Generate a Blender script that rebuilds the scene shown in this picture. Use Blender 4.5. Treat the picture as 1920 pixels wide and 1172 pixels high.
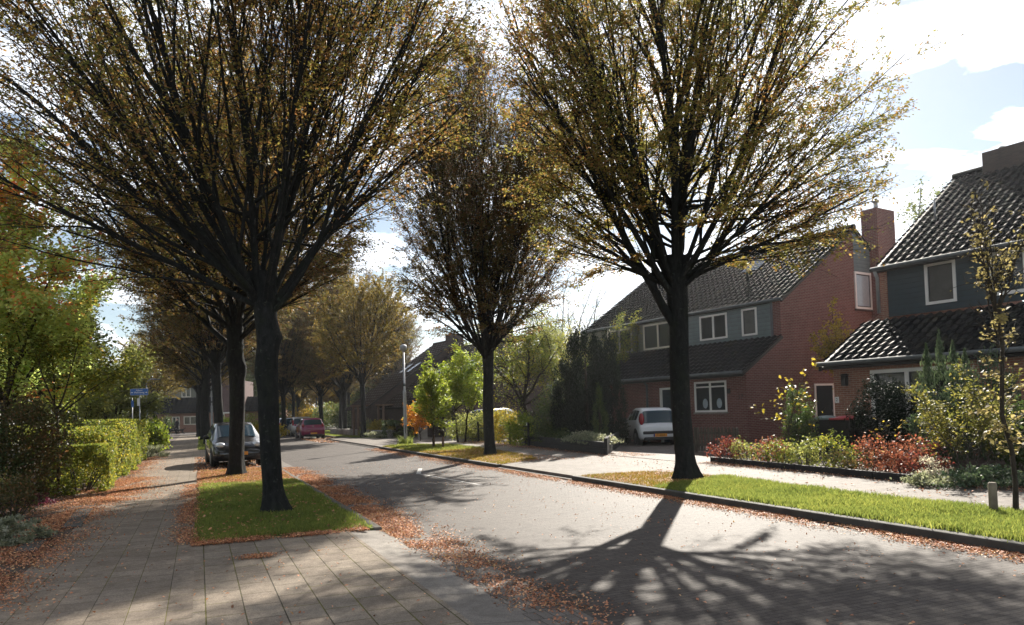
import bpy, bmesh, math, random
import numpy as np
from mathutils import Matrix, Vector

sc = bpy.context.scene
for o in list(bpy.data.objects):
    bpy.data.objects.remove(o)
R = math.radians

# ------------------------------------------------------------------ camera
F, CX, CY, EYE = 1386.0, 960.0, 720.0, 1.65      # photo pixels, metres
PITCH, ROLL = math.atan(48 / F), 0.031
cr, sr, cp, sp = math.cos(ROLL), math.sin(ROLL), math.cos(PITCH), math.sin(PITCH)
cam_d = bpy.data.cameras.new('camera')
cam = bpy.data.objects.new('camera', cam_d)
sc.collection.objects.link(cam)
right = Vector((cr, sr * sp, -sr * cp))
up = Vector((sr, -cr * sp, cr * cp))
fwd = Vector((0, cp, sp))
cam.matrix_world = Matrix(((right.x, up.x, -fwd.x, 0), (right.y, up.y, -fwd.y, 0),
                           (right.z, up.z, -fwd.z, EYE), (0, 0, 0, 1)))
cam_d.sensor_width = 36.0
cam_d.lens = 36.0 * F / 1920
cam_d.shift_y = (CY - 586) / 1920
cam_d.clip_start = 0.1
cam_d.clip_end = 3000
sc.camera = cam

# ------------------------------------------------------------------ light
SUN_AZ, SUN_EL = R(17.0), R(30.5)        # azimuth to the right of +Y
sun_d = bpy.data.lights.new('sun', 'SUN')
sun_d.energy = 5.0
sun_d.angle = R(0.6)
sun_d.color = (1.0, 0.93, 0.82)
sun = bpy.data.objects.new('sun', sun_d)
sc.collection.objects.link(sun)
sdir = Vector((math.sin(SUN_AZ) * math.cos(SUN_EL), math.cos(SUN_AZ) * math.cos(SUN_EL), math.sin(SUN_EL)))
sun.rotation_euler = sdir.to_track_quat('Z', 'Y').to_euler()
sun.location = sdir * 60

world = bpy.data.worlds.new('World')
sc.world = world
world.use_nodes = True
wn, wl = world.node_tree.nodes, world.node_tree.links
wn.clear()
w_out = wn.new('ShaderNodeOutputWorld')
w_bg = wn.new('ShaderNodeBackground')
w_bg.inputs['Strength'].default_value = 0.058
w_sky = wn.new('ShaderNodeTexSky')
w_sky.sky_type = 'NISHITA'
w_sky.sun_disc = False
w_sky.sun_elevation = SUN_EL
w_sky.sun_rotation = SUN_AZ
w_sky.air_density = 1.0
w_sky.dust_density = 0.25
w_sky.ozone_density = 1.5
# clouds: noise on the direction, seen as a layer overhead
w_tc = wn.new('ShaderNodeTexCoord')
w_sep = wn.new('ShaderNodeSeparateXYZ')
wl.new(w_tc.outputs['Generated'], w_sep.inputs[0])
def wmath(op, a, b=None, c=None, clamp=False):
    n = wn.new('ShaderNodeMath'); n.operation = op; n.use_clamp = clamp
    for i, v in enumerate((a, b, c)):
        if v is None: continue
        if isinstance(v, (int, float)): n.inputs[i].default_value = v
        else: wl.new(v, n.inputs[i])
    return n.outputs[0]
zz = wmath('ADD', wmath('MAXIMUM', w_sep.outputs[2], 0.0), 0.22)
w_cmb = wn.new('ShaderNodeCombineXYZ')
wl.new(wmath('DIVIDE', w_sep.outputs[0], zz), w_cmb.inputs[0])
wl.new(wmath('DIVIDE', w_sep.outputs[1], zz), w_cmb.inputs[1])
w_n = wn.new('ShaderNodeTexNoise')
w_n.inputs['Scale'].default_value = 3.6
w_n.inputs['Detail'].default_value = 9.0
w_n.inputs['Roughness'].default_value = 0.56
w_n.inputs['Distortion'].default_value = 0.35
wl.new(w_cmb.outputs[0], w_n.inputs['Vector'])
def px_dir(x, y):
    xc, yc = (x - CX) / F, (CY - y) / F
    return (right * xc + up * yc + fwd).normalized()
cover = wmath('ADD', wmath('MULTIPLY', w_n.outputs['Fac'], 3.4), -1.2)
# larger cloud banks and open gaps where the sky shows them
for (x, y, rad, amt) in ((1150, 300, 20, .30), (1880, 330, 6, .34), (1740, 380, 6, .26), (1800, 66, 3.6, .42), (1705, 92, 3.0, .40), (1900, 30, 4.0, .40),
                         (1640, 10, 4, .30), (1710, 215, 7, -.36), (1860, 170, 5.5, -.26), (1715, 20, 2.5, -.22), (1815, 165, 1.3, .14), (1880, 225, 2, .18), (400, 120, 24, .26), (150, 60, 14, .14), (200, 490, 6, -.16), (60, 160, 6, -.05)):
    d = px_dir(x, y)
    vm = wn.new('ShaderNodeVectorMath'); vm.operation = 'DOT_PRODUCT'
    wl.new(w_tc.outputs['Generated'], vm.inputs[0]); vm.inputs[1].default_value = d
    mr = wn.new('ShaderNodeMapRange'); mr.interpolation_type = 'SMOOTHSTEP'
    wl.new(vm.outputs['Value'], mr.inputs['Value'])
    mr.inputs['From Min'].default_value = math.cos(R(rad)); mr.inputs['From Max'].default_value = 1.0
    mr.inputs['To Min'].default_value = 0; mr.inputs['To Max'].default_value = amt
    cover = wmath('ADD', cover, mr.outputs[0])
w_mask = wn.new('ShaderNodeMapRange'); w_mask.interpolation_type = 'SMOOTHSTEP'
wl.new(cover, w_mask.inputs['Value'])
w_mask.inputs['From Min'].default_value = 0.50; w_mask.inputs['From Max'].default_value = 0.74
w_mix = wn.new('ShaderNodeMix'); w_mix.data_type = 'RGBA'
wl.new(w_mask.outputs[0], w_mix.inputs['Factor'])
w_dk = wn.new('ShaderNodeMix'); w_dk.data_type = 'RGBA'; w_dk.blend_type = 'MULTIPLY'; w_dk.inputs['Factor'].default_value = 1.0
wl.new(w_sky.outputs[0], w_dk.inputs['A']); w_dk.inputs['B'].default_value = (.70, .72, .72, 1)
w_pl = wn.new('ShaderNodeMix'); w_pl.data_type = 'RGBA'; w_pl.blend_type = 'ADD'; w_pl.inputs['Factor'].default_value = 1.0
wl.new(w_dk.outputs['Result'], w_pl.inputs['A']); w_pl.inputs['B'].default_value = (1.3, 1.2, 1.1, 1)
wl.new(w_pl.outputs['Result'], w_mix.inputs['A'])
w_cl = wn.new('ShaderNodeMix'); w_cl.data_type = 'RGBA'; w_cl.blend_type = 'ADD'
w_cl.inputs['Factor'].default_value = 1.0
w_cl.inputs['A'].default_value = (8.5, 8.6, 8.8, 1)
w_sc = wn.new('ShaderNodeVectorMath'); w_sc.operation = 'SCALE'; w_sc.inputs['Scale'].default_value = 0.35
wl.new(w_sky.outputs[0], w_sc.inputs[0])
wl.new(w_sc.outputs[0], w_cl.inputs['B'])
wl.new(w_cl.outputs['Result'], w_mix.inputs['B'])
wl.new(w_mix.outputs['Result'], w_bg.inputs['Color'])
wl.new(w_bg.outputs[0], w_out.inputs[0])

sc.view_settings.view_transform = 'Standard'
sc.view_settings.look = 'None'
sc.view_settings.exposure = 1.25
sc.view_settings.gamma = 1.0
sc.view_settings.use_curve_mapping = False
sc.cycles.max_bounces = 8
sc.cycles.transparent_max_bounces = 4
sc.cycles.use_denoising = True

# ------------------------------------------------------------------ places
def ray(x, y):
    xc, yc = (x - CX) / F, (CY - y) / F
    return right * xc + up * yc + fwd
def ground_at(x, y, z=0.0):
    d = ray(x, y); t = (z - EYE) / d.z
    return Vector((d.x * t, d.y * t, z))
def spot(x, depth, z=0.0):
    """ground point at that distance ahead, under photo column x"""
    y = 768 - .031 * (x - 960) + EYE * F / depth
    d = ray(x, y)
    return Vector((d.x / d.y * depth, depth, z))
def hgt(x, y, depth):
    d = ray(x, y)
    return EYE + d.z / d.y * depth
A_ST = R(23.0)
KX, KY = 2.99, 12.99
def L(t, s, z=0.0):
    """street coordinates: t across (right of the right kerb), s along"""
    return Vector((KX + math.cos(A_ST) * t - math.sin(A_ST) * s, KY + math.sin(A_ST) * t + math.cos(A_ST) * s, z))

# ------------------------------------------------------------------ objects
def tag(o, label=None, cat=None, group=None, kind=None):
    if label: o['label'] = label
    if cat: o['category'] = cat
    if group: o['group'] = group
    if kind: o['kind'] = kind
    return o
def empty(name, loc=(0, 0, 0), rz=0.0, label=None, cat=None, group=None, kind=None):
    o = bpy.data.objects.new(name, None)
    sc.collection.objects.link(o)
    o.location = loc; o.rotation_euler = (0, 0, rz); o.empty_display_size = .2
    return tag(o, label, cat, group, kind)
def children(o): return [c for c in bpy.data.objects if c.parent == o]
def copy_tree(o, parent=None):
    c = o.copy(); sc.collection.objects.link(c); c.parent = parent
    for ch in list(o.children): copy_tree(ch, c)
    return c
def link(name, me, mat, parent=None):
    o = bpy.data.objects.new(name, me)
    sc.collection.objects.link(o)
    if mat and not me.materials: me.materials.append(mat)
    if parent: o.parent = parent
    return o
def fast(name, V, FA, smooth=False):
    """mesh from an (n,3) array and an (m,k) array of faces"""
    V = np.asarray(V, np.float32); FA = np.asarray(FA, np.int32)
    me = bpy.data.meshes.new(name)
    m, k = FA.shape
    me.vertices.add(len(V)); me.vertices.foreach_set('co', V.ravel())
    me.loops.add(m * k); me.loops.foreach_set('vertex_index', FA.ravel())
    me.polygons.add(m); me.polygons.foreach_set('loop_start', np.arange(0, m * k, k, dtype=np.int32))
    if smooth: me.polygons.foreach_set('use_smooth', np.ones(m, bool))
    me.update(calc_edges=True)
    return me
class MB:
    def __init__(s): s.v = []; s.f = []; s.sm = []
    def add(s, vs, fs, smooth=False):
        n = len(s.v); s.v += [tuple(v) for v in vs]
        s.f += [tuple(i + n for i in f) for f in fs]; s.sm += [smooth] * len(fs)
        return s
    def box(s, c, d, rz=0.0, taper=1.0, rx=0.0, ry=0.0):
        M = Matrix.Rotation(rz, 3, 'Z') @ Matrix.Rotation(ry, 3, 'Y') @ Matrix.Rotation(rx, 3, 'X')
        vs = []
        for z in (-1, 1):
            k = taper if z > 0 else 1
            for x, y in ((-1, -1), (1, -1), (1, 1), (-1, 1)):
                vs.append(M @ Vector((x * d[0] / 2 * k, y * d[1] / 2 * k, z * d[2] / 2)) + Vector(c))
        return s.add(vs, [(3, 2, 1, 0), (4, 5, 6, 7), (0, 1, 5, 4), (1, 2, 6, 5), (2, 3, 7, 6), (3, 0, 4, 7)])
    def span(s, a, b):
        a, b = Vector(a), Vector(b)
        return s.box((a + b) / 2, [abs(q) for q in (b - a)])
    def prism(s, pts, h0, h1, flip=False):
        """vertical prism over a polygon of (x, y)"""
        n = len(pts)
        vs = [(p[0], p[1], h0) for p in pts] + [(p[0], p[1], h1) for p in pts]
        fs = [tuple(range(n))[::-1], tuple(range(n, 2 * n))] + [(i, (i + 1) % n, n + (i + 1) % n, n + i) for i in range(n)]
        return s.add(vs, fs)
    def tube(s, pts, rad, sides=8, cap=True, smooth=True):
        pts = [Vector(p) for p in pts]
        if isinstance(rad, (int, float)): rad = [rad] * len(pts)
        vs, fs = [], []
        ref = None
        for i, p in enumerate(pts):
            d = (pts[min(i + 1, len(pts) - 1)] - pts[max(i - 1, 0)]).normalized()
            if ref is None or abs(d.dot(ref)) > .98: ref = Vector((1, 0, 0)) if abs(d.x) < .8 else Vector((0, 1, 0))
            a = (ref - d * ref.dot(d)).normalized(); b = d.cross(a); ref = a
            for k in range(sides):
                q = 2 * math.pi * k / sides
                vs.append(p + (a * math.cos(q) + b * math.sin(q)) * rad[i])
        for i in range(len(pts) - 1):
            for k in range(sides):
                fs.append((i * sides + k, i * sides + (k + 1) % sides, (i + 1) * sides + (k + 1) % sides, (i + 1) * sides + k))
        s.add(vs, fs, smooth)
        if cap:
            n = len(s.v) - len(vs)
            s.f.append(tuple(n + k for k in range(sides))[::-1]); s.sm.append(False)
            n += (len(pts) - 1) * sides
            s.f.append(tuple(n + k for k in range(sides))); s.sm.append(False)
        return s
    def blob(s, c, r, seg=12, rings=8, jit=0.0, seed=0):
        rg = random.Random(seed)
        vs, fs = [(c[0], c[1], c[2] - r[2])], []
        for i in range(1, rings):
            a = -math.pi / 2 + math.pi * i / rings
            for k in range(seg):
                q = 2 * math.pi * k / seg; j = 1 + rg.uniform(-jit, jit)
                vs.append((c[0] + r[0] * math.cos(a) * math.cos(q) * j, c[1] + r[1] * math.cos(a) * math.sin(q) * j, c[2] + r[2] * math.sin(a) * j))
        vs.append((c[0], c[1], c[2] + r[2]))
        for k in range(seg): fs.append((0, 1 + (k + 1) % seg, 1 + k))
        for i in range(rings - 2):
            for k in range(seg):
                a = 1 + i * seg
                fs.append((a + k, a + (k + 1) % seg, a + seg + (k + 1) % seg, a + seg + k))
        n = len(vs) - 1; a = 1 + (rings - 2) * seg
        for k in range(seg): fs.append((a + k, a + (k + 1) % seg, n))
        return s.add(vs, fs, True)
    def build(s, name, mat, parent=None, bevel=0.0):
        me = bpy.data.meshes.new(name)
        me.from_pydata(s.v, [], s.f)
        me.polygons.foreach_set('use_smooth', s.sm)
        me.update()
        o = link(name, me, mat, parent)
        if bevel:
            b = o.modifiers.new('bevel', 'BEVEL'); b.width = bevel; b.segments = 2; b.limit_method = 'ANGLE'
        return o

# ------------------------------------------------------------------ materials
class NT:
    def __init__(s, name):
        s.m = bpy.data.materials.new(name); s.m.use_nodes = True
        s.n, s.l = s.m.node_tree.nodes, s.m.node_tree.links
        s.b = s.n['Principled BSDF']; s.out = s.n['Material Output']
    def new(s, t, **kw):
        n = s.n.new(t)
        for k, v in kw.items(): setattr(n, k, v)
        return n
    def set(s, n, **kw):
        for k, v in kw.items():
            k = k.replace('_', ' ')
            if hasattr(v, 'node'): s.l.new(v, n.inputs[k])
            else: n.inputs[k].default_value = v
        return n
    def co(s, kind='Object'): return s.new('ShaderNodeTexCoord').outputs[kind]
    def noise(s, vec, scale, detail=4, rough=.6):
        n = s.new('ShaderNodeTexNoise'); s.l.new(vec, n.inputs['Vector'])
        return s.set(n, Scale=scale, Detail=detail, Roughness=rough).outputs['Fac']
    def ramp(s, fac, stops, interp='LINEAR'):
        r = s.new('ShaderNodeValToRGB'); s.l.new(fac, r.inputs[0]); r.color_ramp.interpolation = interp
        e = r.color_ramp.elements
        while len(e) < len(stops): e.new(.5)
        for q, (p, c) in zip(e, stops):
            q.position = p; q.color = (*c, 1) if len(c) == 3 else c
        return r.outputs[0]
    def mix(s, fac, a, b, mode='MIX'):
        n = s.new('ShaderNodeMix', data_type='RGBA', blend_type=mode)
        for k, v in (('Factor', fac), ('A', a), ('B', b)):
            if hasattr(v, 'node'): s.l.new(v, n.inputs[k])
            else: n.inputs[k].default_value = v if k == 'Factor' else (*v, 1)
        return n.outputs['Result']
    def math(s, op, a, b=None, clamp=False):
        n = s.new('ShaderNodeMath', operation=op, use_clamp=clamp)
        for i, v in enumerate((a, b)):
            if v is None: continue
            if hasattr(v, 'node'): s.l.new(v, n.inputs[i])
            else: n.inputs[i].default_value = v
        return n.outputs[0]
    def bump(s, h, strength=.4, dist=.01):
        n = s.new('ShaderNodeBump'); s.l.new(h, n.inputs['Height'])
        s.set(n, Strength=strength, Distance=dist)
        s.l.new(n.outputs[0], s.b.inputs['Normal'])

def plain(name, col, rough=.6, metal=0.0, var=.25, scale=6.0, bump=0.0, spec=.5, coat=0.0):
    t = NT(name)
    nz = t.noise(t.co(), scale, 6)
    c = t.ramp(nz, [(.25, tuple(q * (1 - var) for q in col)), (.75, tuple(min(1, q * (1 + var)) for q in col))])
    t.set(t.b, Base_Color=c, Roughness=rough, Metallic=metal, Specular_IOR_Level=spec, Coat_Weight=coat)
    if bump: t.bump(t.noise(t.co(), scale * 8, 5), bump, .01)
    return t.m

BRIGHT = {'zelkova_leaf': 1.2, 'grass_blade': 1.2, 'zelkova_leaf_light': 1.3, 'zelkova_leaf_dark': 1.35, 'zelkova_leaf_gold': .85, 'sapling_leaf': .75, 'heather_flower': .6, 'grey_leaf': 1.0, 'oak_leaf': 3.2, 'fresh_green_leaf': 1.3, 'olive_leaf': 1.7, 'beech_hedge_leaf': 1.0, 'red_leaf': .8, 'juniper_spray': 1.3,
          'distant_leaf': 1.4, 'fallen_leaf': 1.9, 'dark_shrub_leaf': 1.8, 'dark_reddish_leaf': 1.9, 'conifer_spray': .6}
def leaf_mat(name, stops, trans=.55, clump=.5, clump_scale=.8, rough=.5, gain=2.1, spec=.18, tint=(1, 1, .75)):
    """leaves: each leaf its own tint, drifting over the crown; light comes through them"""
    t = NT(name)
    rnd = t.new('ShaderNodeNewGeometry').outputs['Random Per Island']
    nz = t.noise(t.co(), clump_scale, 3)
    f = t.math('ADD', t.math('MULTIPLY', rnd, 1 - clump), t.math('MULTIPLY', t.math('ADD', t.math('MULTIPLY', nz, 2.2), -.6), clump), True)
    k = BRIGHT.get(name, 1.0)
    c = t.ramp(f, [(p, tuple(min(.75, q * k) for q in col)) for p, col in stops])
    t.set(t.b, Base_Color=c, Roughness=rough, Specular_IOR_Level=spec)
    tr = t.new('ShaderNodeBsdfTranslucent')
    t.l.new(t.mix(1.0, c, tuple(gain * q for q in tint), 'MULTIPLY'), tr.inputs['Color'])
    mx = t.new('ShaderNodeMixShader'); mx.inputs[0].default_value = trans
    t.l.new(t.b.outputs[0], mx.inputs[1]); t.l.new(tr.outputs[0], mx.inputs[2])
    t.l.new(mx.outputs[0], t.out.inputs['Surface'])
    return t.m

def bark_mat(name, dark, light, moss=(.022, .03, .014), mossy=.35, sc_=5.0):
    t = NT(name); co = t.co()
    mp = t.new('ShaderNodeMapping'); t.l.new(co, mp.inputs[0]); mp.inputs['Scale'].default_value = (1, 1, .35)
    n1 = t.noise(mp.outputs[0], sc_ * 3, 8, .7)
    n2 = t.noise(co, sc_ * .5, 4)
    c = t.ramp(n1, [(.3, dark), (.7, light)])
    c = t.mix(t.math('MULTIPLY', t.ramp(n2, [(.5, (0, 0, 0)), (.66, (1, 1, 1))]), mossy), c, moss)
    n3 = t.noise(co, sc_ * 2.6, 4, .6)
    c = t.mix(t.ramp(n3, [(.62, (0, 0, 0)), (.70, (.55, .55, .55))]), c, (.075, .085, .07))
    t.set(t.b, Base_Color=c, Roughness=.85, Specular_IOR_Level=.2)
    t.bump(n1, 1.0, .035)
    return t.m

def brick_mat(name, c1, c2, mortar, bw=.21, bh=.0625, offs=.5, vec='wall', mort=.012, rough=.85, bias=0.0, bump=.5, rot=0.0, stain=.3, fine=True, moss=None, spec=.35):
    t = NT(name); co = t.co()
    if vec == 'wall':
        sx = t.new('ShaderNodeSeparateXYZ'); t.l.new(co, sx.inputs[0])
        cb = t.new('ShaderNodeCombineXYZ')
        t.l.new(t.math('ADD', sx.outputs[0], sx.outputs[1]), cb.inputs[0]); t.l.new(sx.outputs[2], cb.inputs[1])
        v = cb.outputs[0]
    else:
        mp = t.new('ShaderNodeMapping'); t.l.new(co, mp.inputs[0]); mp.inputs['Rotation'].default_value = (0, 0, rot)
        v = mp.outputs[0]
    br = t.new('ShaderNodeTexBrick', offset=offs, squash=1.0)
    t.l.new(v, br.inputs['Vector'])
    t.set(br, Color1=(*c1, 1), Color2=(*c2, 1), Mortar=(*mortar, 1), Scale=1.0, Mortar_Size=mort * .5, Mortar_Smooth=.2, Bias=bias, Brick_Width=bw, Row_Height=bh)
    c = br.outputs['Color']
    if moss:
        nm = t.noise(co, 1.3, 5)
        c = t.mix(t.math('MULTIPLY', br.outputs['Fac'], t.ramp(nm, [(.42, (0, 0, 0)), (.6, (.9, .9, .9))])), c, moss)
    big = t.noise(co, .7, 6, .7)
    c = t.mix(stain, c, t.ramp(big, [(.3, (.35, .34, .33)), (.7, (1.2, 1.18, 1.15))]), 'MULTIPLY')
    h = br.outputs['Fac']
    if fine:
        g = t.noise(co, 90.0, 3, .8)
        c = t.mix(.75, c, t.ramp(g, [(.3, (.4, .4, .4)), (.7, (1.55, 1.52, 1.48))]), 'MULTIPLY')
        g2 = t.noise(co, 9.0, 6, .75)
        c = t.mix(.6, c, t.ramp(g2, [(.35, (.62, .6, .58)), (.62, (1.12, 1.12, 1.12))]), 'MULTIPLY')
        hh = t.math('SUBTRACT', t.math('MULTIPLY', g, .6), t.math('MULTIPLY', h, 1.0))
    else:
        hh = t.math('MULTIPLY', h, -1.0)
    t.set(t.b, Base_Color=c, Roughness=rough, Specular_IOR_Level=spec)
    t.bump(hh, bump, .008)
    return t.m

M = {}
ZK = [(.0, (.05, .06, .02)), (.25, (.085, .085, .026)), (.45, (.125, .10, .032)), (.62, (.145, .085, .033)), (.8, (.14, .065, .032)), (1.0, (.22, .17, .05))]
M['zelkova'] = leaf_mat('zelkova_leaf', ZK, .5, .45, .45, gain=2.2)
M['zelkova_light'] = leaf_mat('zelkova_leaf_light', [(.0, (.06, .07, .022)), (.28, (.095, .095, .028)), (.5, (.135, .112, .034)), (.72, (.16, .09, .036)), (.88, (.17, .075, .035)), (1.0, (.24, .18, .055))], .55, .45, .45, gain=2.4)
M['red_tip'] = leaf_mat('reddening_leaf', [(.0, (.24, .09, .05)), (.5, (.36, .11, .08)), (1.0, (.42, .2, .12))], .6, .35, 1.0, gain=2.2)
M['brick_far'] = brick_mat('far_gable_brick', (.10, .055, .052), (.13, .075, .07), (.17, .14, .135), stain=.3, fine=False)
M['sapling'] = leaf_mat('sapling_leaf', [(.0, (.16, .15, .08)), (.5, (.30, .25, .12)), (1.0, (.45, .36, .2))], .45, .35, 2.0)
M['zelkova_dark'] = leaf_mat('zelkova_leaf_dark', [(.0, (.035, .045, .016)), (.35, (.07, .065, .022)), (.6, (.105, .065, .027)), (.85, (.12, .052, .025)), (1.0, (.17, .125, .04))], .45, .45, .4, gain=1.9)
M['zelkova_gold'] = leaf_mat('zelkova_leaf_gold', [(.0, (.08, .09, .02)), (.4, (.16, .13, .035)), (.7, (.22, .14, .04)), (1.0, (.28, .2, .05))], .5, .45, .5)
M['green_red'] = leaf_mat('oak_leaf', [(.0, (.06, .085, .034)), (.4, (.10, .122, .046)), (.68, (.155, .16, .06)), (.76, (.22, .08, .035)), (1.0, (.24, .05, .04))], .5, .55, .5, gain=2.4)
M['fresh'] = leaf_mat('fresh_green_leaf', [(.0, (.055, .09, .015)), (.6, (.13, .16, .022)), (1.0, (.26, .24, .04))], .52, .4, 1.2, gain=2.4)
M['olive'] = leaf_mat('olive_leaf', [(.0, (.055, .07, .025)), (.6, (.115, .12, .04)), (1.0, (.22, .19, .06))], .52, .45, .6)
M['dark_leaf'] = leaf_mat('dark_shrub_leaf', [(.0, (.018, .032, .012)), (.6, (.035, .05, .018)), (1.0, (.08, .075, .025))], .3, .4, 1.0)
M['maroon'] = leaf_mat('dark_reddish_leaf', [(.0, (.02, .03, .012)), (.5, (.045, .042, .018)), (1.0, (.12, .045, .025))], .35, .5, .9)
M['conifer'] = leaf_mat('conifer_spray', [(.0, (.010, .022, .012)), (.6, (.018, .036, .018)), (1.0, (.035, .05, .02))], .15, .4, 1.0, gain=1.0)
M['juniper'] = leaf_mat('juniper_spray', [(.0, (.03, .05, .032)), (.6, (.06, .085, .05)), (1.0, (.13, .15, .09))], .25, .4, 1.0)
M['yellow'] = leaf_mat('yellow_leaf', [(.0, (.10, .11, .02)), (.5, (.26, .2, .03)), (1.0, (.38, .27, .05))], .5, .35, 1.2)
M['orange'] = leaf_mat('orange_leaf', [(.0, (.25, .15, .03)), (.5, (.42, .2, .03)), (1.0, (.45, .12, .03))], .5, .35, 1.5)
M['red'] = leaf_mat('red_leaf', [(.0, (.10, .035, .028)), (.5, (.22, .07, .05)), (.8, (.32, .15, .11)), (1.0, (.32, .24, .12))], .5, .35, 2.0)
M['darkred'] = leaf_mat('dark_red_leaf', [(.0, (.05, .02, .02)), (.6, (.15, .035, .035)), (1.0, (.26, .12, .05))], .45, .35, 2.0)
M['beech'] = leaf_mat('beech_hedge_leaf', [(.0, (.04, .065, .016)), (.5, (.10, .12, .025)), (.8, (.22, .19, .035)), (1.0, (.34, .25, .05))], .48, .4, 1.4, gain=2.4)
M['grey_leaf'] = leaf_mat('grey_leaf', [(.0, (.09, .11, .07)), (.6, (.22, .23, .17)), (1.0, (.4, .38, .32))], .4, .35, 2.0)
M['white_flower'] = leaf_mat('pale_flower', [(.0, (.25, .22, .17)), (.6, (.5, .46, .42)), (1.0, (.7, .66, .62))], .4, .3, 2.0)
M['pink'] = leaf_mat('heather_flower', [(.0, (.05, .03, .03)), (.6, (.16, .03, .07)), (1.0, (.3, .05, .13))], .4, .3, 2.0)
M['far_green'] = leaf_mat('distant_leaf', [(.0, (.03, .045, .02)), (.6, (.07, .085, .03)), (1.0, (.14, .13, .04))], .45, .5, .25)
M['far_yellow'] = leaf_mat('distant_yellow_leaf', [(.0, (.12, .09, .02)), (.5, (.26, .17, .03)), (1.0, (.36, .24, .04))], .5, .4, .5)
M['grass'] = leaf_mat('grass_blade', [(.0, (.05, .075, .022)), (.5, (.11, .135, .035)), (.85, (.18, .19, .05)), (1.0, (.28, .23, .09))], .5, .4, .7, gain=2.1, tint=(1.02, 1, .8))
M['grass_dry'] = leaf_mat('dry_grass_blade', [(.0, (.10, .12, .025)), (.5, (.22, .17, .04)), (1.0, (.36, .2, .06))], .5, .4, .9, gain=1.3)
M['litter'] = leaf_mat('fallen_leaf', [(.0, (.07, .04, .026)), (.25, (.16, .075, .045)), (.5, (.30, .125, .07)), (.75, (.40, .20, .11)), (1.0, (.36, .27, .13))], .2, .2, .8, gain=1.0, rough=.6)
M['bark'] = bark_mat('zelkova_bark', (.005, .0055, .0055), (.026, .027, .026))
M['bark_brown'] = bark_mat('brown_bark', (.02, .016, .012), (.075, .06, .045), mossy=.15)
M['twig'] = plain('twig_bark', (.05, .04, .03), .8, var=.4)
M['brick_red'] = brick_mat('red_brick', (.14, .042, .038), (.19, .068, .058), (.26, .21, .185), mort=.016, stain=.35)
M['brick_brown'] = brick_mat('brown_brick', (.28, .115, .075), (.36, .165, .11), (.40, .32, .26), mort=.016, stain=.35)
M['brick_dark'] = brick_mat('dark_brown_brick', (.05, .035, .03), (.075, .05, .043), (.05, .042, .04), stain=.3, fine=False)
M['road'] = brick_mat('clinker_road', (.082, .069, .061), (.117, .100, .089), (.042, .037, .034), .21, .07, vec='flat', mort=.009, rough=.72, spec=.2, bump=.8, stain=.35)
M['gutter'] = brick_mat('gutter_paving', (.16, .142, .128), (.22, .20, .18), (.08, .07, .06), .10, .21, vec='flat', mort=.010, rough=.75, spec=.2, bump=.8)
M['slab'] = brick_mat('pavement_tile', (.225, .186, .148), (.285, .24, .195), (.075, .066, .05), .3, .3, vec='flat', mort=.007, rough=.85, spec=.15, bump=.6, rot=R(90), moss=(.16, .15, .03), stain=.4)
M['apron'] = brick_mat('driveway_slab', (.235, .196, .158), (.29, .248, .2), (.07, .062, .048), .45, .30, vec='flat', mort=.012, rough=.85, spec=.15, bump=.6, rot=R(90), moss=(.16, .15, .03), stain=.4)
M['kerbstone'] = brick_mat('concrete_kerb', (.21, .19, .17), (.26, .24, .215), (.1, .09, .08), 1.0, 5.0, vec='flat', mort=.012, rough=.8, spec=.2, rot=R(90), bump=.4)
M['kerb_left'] = plain('worn_kerb', (.13, .118, .1), .9, var=.4, scale=3, bump=.4, spec=.15)
M['kerb_dark'] = plain('shaded_mossy_kerb', (.055, .052, .045), .85, var=.5, scale=3, bump=.5)  # right kerb's backlit darkness put into the colour; mossy slabs share it
M['path'] = brick_mat('footpath_paving', (.155, .135, .118), (.205, .18, .16), (.08, .072, .062), .3, .3, offs=.5, vec='flat', mort=.01, rough=.8, spec=.25, bump=.6, moss=(.12, .11, .04))
M['soil'] = plain('garden_soil', (.075, .05, .034), .95, var=.5, scale=2.5, bump=.6)
M['turf'] = plain('turf_soil', (.09, .105, .03), .95, var=.35, scale=2, bump=.5)
M['turf_dry'] = plain('dry_turf_soil', (.22, .13, .06), .95, var=.35, scale=2, bump=.5)
M['ground'] = plain('ground', (.08, .085, .045), .95, var=.4, scale=.3)
M['white_paint'] = plain('white_frame', (.72, .71, .68), .45, var=.08, scale=3)
M['cream_paint'] = plain('cream_frame', (.60, .55, .45), .5, var=.08, scale=3)
M['line_paint'] = plain('road_paint', (.42, .4, .38), .7, var=.25, scale=14)
M['steel'] = plain('galvanised_steel', (.34, .35, .36), .5, .6, var=.2, scale=8)
M['zinc'] = plain('zinc_gutter', (.10, .11, .115), .8, .0, var=.25, scale=4, spec=.15)
M['black'] = plain('black_plastic', (.012, .012, .013), .55, var=.2)
M['rubber'] = plain('tyre_rubber', (.018, .018, .018), .8, var=.2)
M['dark_wood'] = plain('dark_timber', (.018, .017, .017), .8, var=.5, scale=5, bump=.5)
M['door_dark'] = plain('dark_door', (.012, .018, .022), .8, var=.2, spec=.1)
M['fence_wood'] = plain('shaded_weathered_wood', (.07, .058, .045), .85, var=.4, scale=7, bump=.5)  # weathered wood with the fence's shade darkened into its colour
M['grey_wood'] = plain('weathered_wood', (.20, .165, .12), .85, var=.35, scale=7, bump=.5)
M['brown_wood'] = plain('brown_wood', (.12, .07, .045), .8, var=.35, scale=7, bump=.4)
M['stone'] = plain('grey_stone', (.24, .225, .2), .9, var=.35, scale=4, bump=.6)
M['sign_blue'] = plain('sign_blue', (.01, .10, .36), .4, var=.06)
M['sign_white'] = plain('sign_white', (.75, .75, .73), .5, var=.05)
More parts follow.
